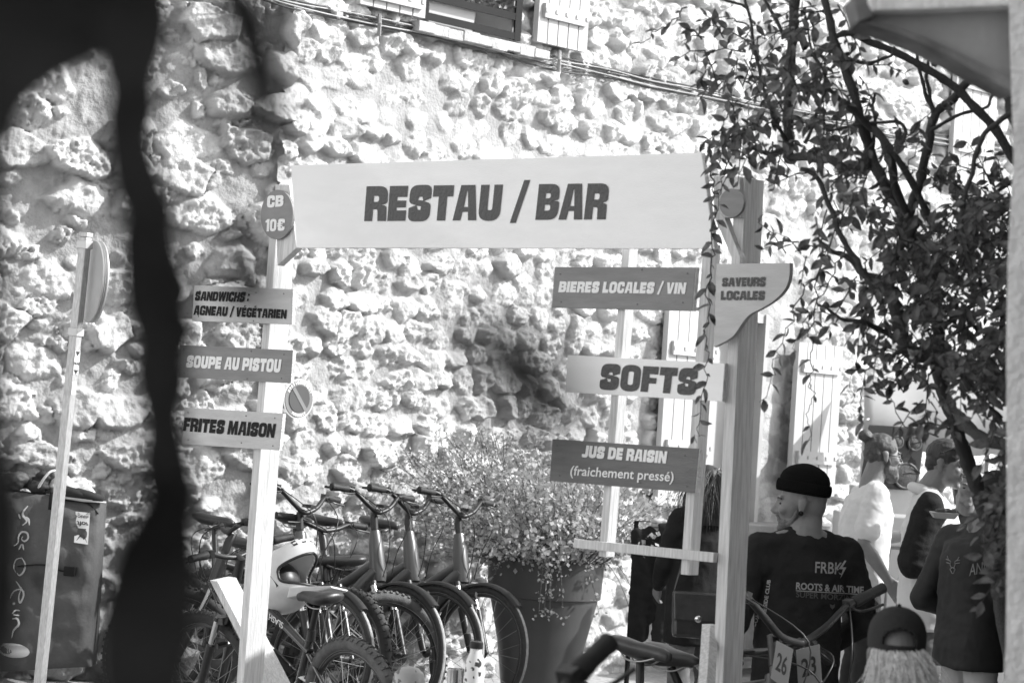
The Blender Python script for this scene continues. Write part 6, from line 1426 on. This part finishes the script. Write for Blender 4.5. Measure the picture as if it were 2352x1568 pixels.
# barrier
DB = 14.7; bar_ = thing('barrier', 'grey tubular crowd barrier between the bearded man and the white hoodie', 'barrier', P(2068, 1600, DB)); g_ = gz(*P(2068, 1500, DB).xy); M_TUBE = mat('barrier_tube', .22, .4, .15, 10, metal=.5)
a = P(2020, 1254, DB); c = P(2088, 1258, DB); e = P(2104, 1278, DB-.03); f_ = P(2098, 1480, DB-.03); b = MB(); a2 = P(1975, 1251, DB); f_.z = g_
b.tube(bez([a2, a, c, e, lerp(e, f_, .5), f_], 6), .018, 10); b.build('frame', M_TUBE, bar_, smooth=True)
for u in (1980, 2000, 2022, 2044, 2072):
    p0 = P(u, 1256, DB); b = MB(); b.tube([p0, P(u-18 if u > 1990 else u-10, 1470, DB)], .009, 8); b.build('bar', M_TUBE, bar_, smooth=True)
# ---- rack of hanging clothes by the shuttered house
DR_ = 13.6; s_ = DR_/FPX; rk = thing('clothes_rail', 'low dark rail with clothes hung on it beside the pot', 'clothes rail', Vector((P(1510, 1400, DR_).x, P(1510, 1400, DR_).y, gz(*P(1510, 1400, DR_).xy))))
g_ = gz(*P(1510, 1400, DR_).xy); b = MB(); l_, r_ = P(1462, 1196, DR_), P(1560, 1200, DR_); b.tube([Vector((l_.x, l_.y, g_)), l_, r_, Vector((r_.x, r_.y, g_))], .014, 8); b.build('frame', M_BLACK, rk, smooth='auto')
def garment(name, label, cat, prims, m, seed):
    c0 = P(prims[0][0], prims[0][1], DR_-.05); o = thing(name, label, cat, c0); b = MB()
    for u0, v0, r0, u1, v1, r1 in prims:
        b.tube([P(u0, v0, DR_-.05), P((u0+u1)/2, (v0+v1)/2, DR_-.06), P(u1, v1, DR_-.05)], [r0*s_, (r0+r1)/2*s_, r1*s_], 14, flat=.45, up=(0, 1, 0))
    obj_remesh(b, 'fabric', m, o, .009, 3, disp=wrinkle(seed, .02, 14, 10)); return o
garment('trousers', 'long black trousers hanging from the rail beside the pot', 'trousers', [(1474, 1215, 22, 1468, 1470, 24), (1500, 1210, 20, 1496, 1430, 18)], M_BLK, 81)
garment('coat', 'black coat hanging from the rail with its hem above the shoes', 'coat', [(1532, 1200, 26, 1530, 1420, 32), (1552, 1215, 14, 1556, 1340, 14), (1516, 1400, 20, 1512, 1480, 18)], M_DKT, 82)
sf = garment('scarf', 'striped pale and dark scarf hung over the rail', 'scarf', [(1510, 1192, 12, 1518, 1262, 16), (1524, 1195, 10, 1532, 1255, 12)], mat('striped_scarf', .35, .9, .9, 6, stretch=(1, 1, 9)), 83)
# ---- table in the foreground with bottle, can and speckled cap
DTb = 8.3; tz = P(1086, 1606, DTb).z; tc = P(1040, 1606, DTb); g_ = gz(tc.x, tc.y)
tb_ = thing('side_table', 'low wooden table just below the picture edge carrying the speckled bottle', 'table', (tc.x, tc.y, g_)); b = MB(); b.box((tc.x, tc.y, tz-.015), (.36, .22, .015)); b.build('tabletop', M_WOOD, tb_, bevel=.003)
for sx in (-1, 1):
    for sy in (-1, 1): b = MB(); b.box((tc.x+sx*.31, tc.y+sy*.17, (g_+tz-.03)/2), (.02, .02, (tz-.03-g_)/2)); b.build('leg', M_WOOD, tb_)
bc = P(1086, 1606, DTb); s_ = DTb/FPX; H_ = 134*s_; bt = thing('bottle', 'white speckled drinking bottle with a dark lid', 'bottle', bc)
def speckle(name, base, dark, sc):
    m = mat(name, base, .35, .03, 4); t = m.node_tree; bs = t.nodes['Principled BSDF']; v = t.nodes.new('ShaderNodeTexNoise'); v.inputs['Scale'].default_value = sc; v.inputs['Detail'].default_value = 1; tc_ = t.nodes.new('ShaderNodeTexCoord'); t.links.new(tc_.outputs['Object'], v.inputs['Vector'])
    r = t.nodes.new('ShaderNodeValToRGB'); r.color_ramp.elements[0].position = .60; r.color_ramp.elements[1].position = .63; r.color_ramp.elements[0].color = (base, base, base, 1); r.color_ramp.elements[1].color = (dark, dark, dark, 1); t.links.new(v.outputs['Fac'], r.inputs['Fac']); t.links.new(r.outputs['Color'], bs.inputs['Base Color']); return m
r0 = 23*s_; b = MB(); b.lathe([(r0*.95, 0), (r0, .01), (r0, H_*.58), (r0*.9, H_*.68), (r0*.62, H_*.80), (r0*.56, H_*.9)], bc, n=28); b.build('vessel', speckle('speckled_enamel', .70, .05, 55), bt, smooth='auto')
b = MB(); b.lathe([(r0*.66, H_*.88), (r0*.68, H_*.9), (r0*.68, H_*.985), (r0*.6, H_)], bc, n=24); b.build('lid', M_PLAST, bt, smooth='auto')
cc = P(1043, 1606, DTb+.05); cn = thing('tin_can', 'shiny tin can beside the speckled bottle', 'can', cc); b = MB(); rc_ = 19*s_; hc2 = 72*s_; b.lathe([(rc_, 0), (rc_, hc2*.3), (rc_*.985, hc2*.34), (rc_, hc2*.4), (rc_*.985, hc2*.5), (rc_, hc2*.56), (rc_*.985, hc2*.64), (rc_, hc2*.7), (rc_, hc2*.95), (rc_*1.03, hc2), (rc_*.96, hc2), (rc_*.95, hc2*.93)], cc, n=28); b.build('body', M_CHROME, cn, smooth='auto')
cc = P(936, 1606, DTb-.1); sl = thing('sun_hat', 'rounded speckled bucket hat in front of the bicycles', 'hat', cc); b = MB(); r1 = 38*s_; b.lathe([(r1*1.15, 0), (r1*1.02, r1*.25), (r1*.98, r1*1.1), (r1*.86, r1*1.6), (r1*.55, r1*1.9), (.002, r1*2.0)], cc, n=30); b.build('crown', speckle('speckled_cloth', .36, .10, 40), sl, smooth='auto')
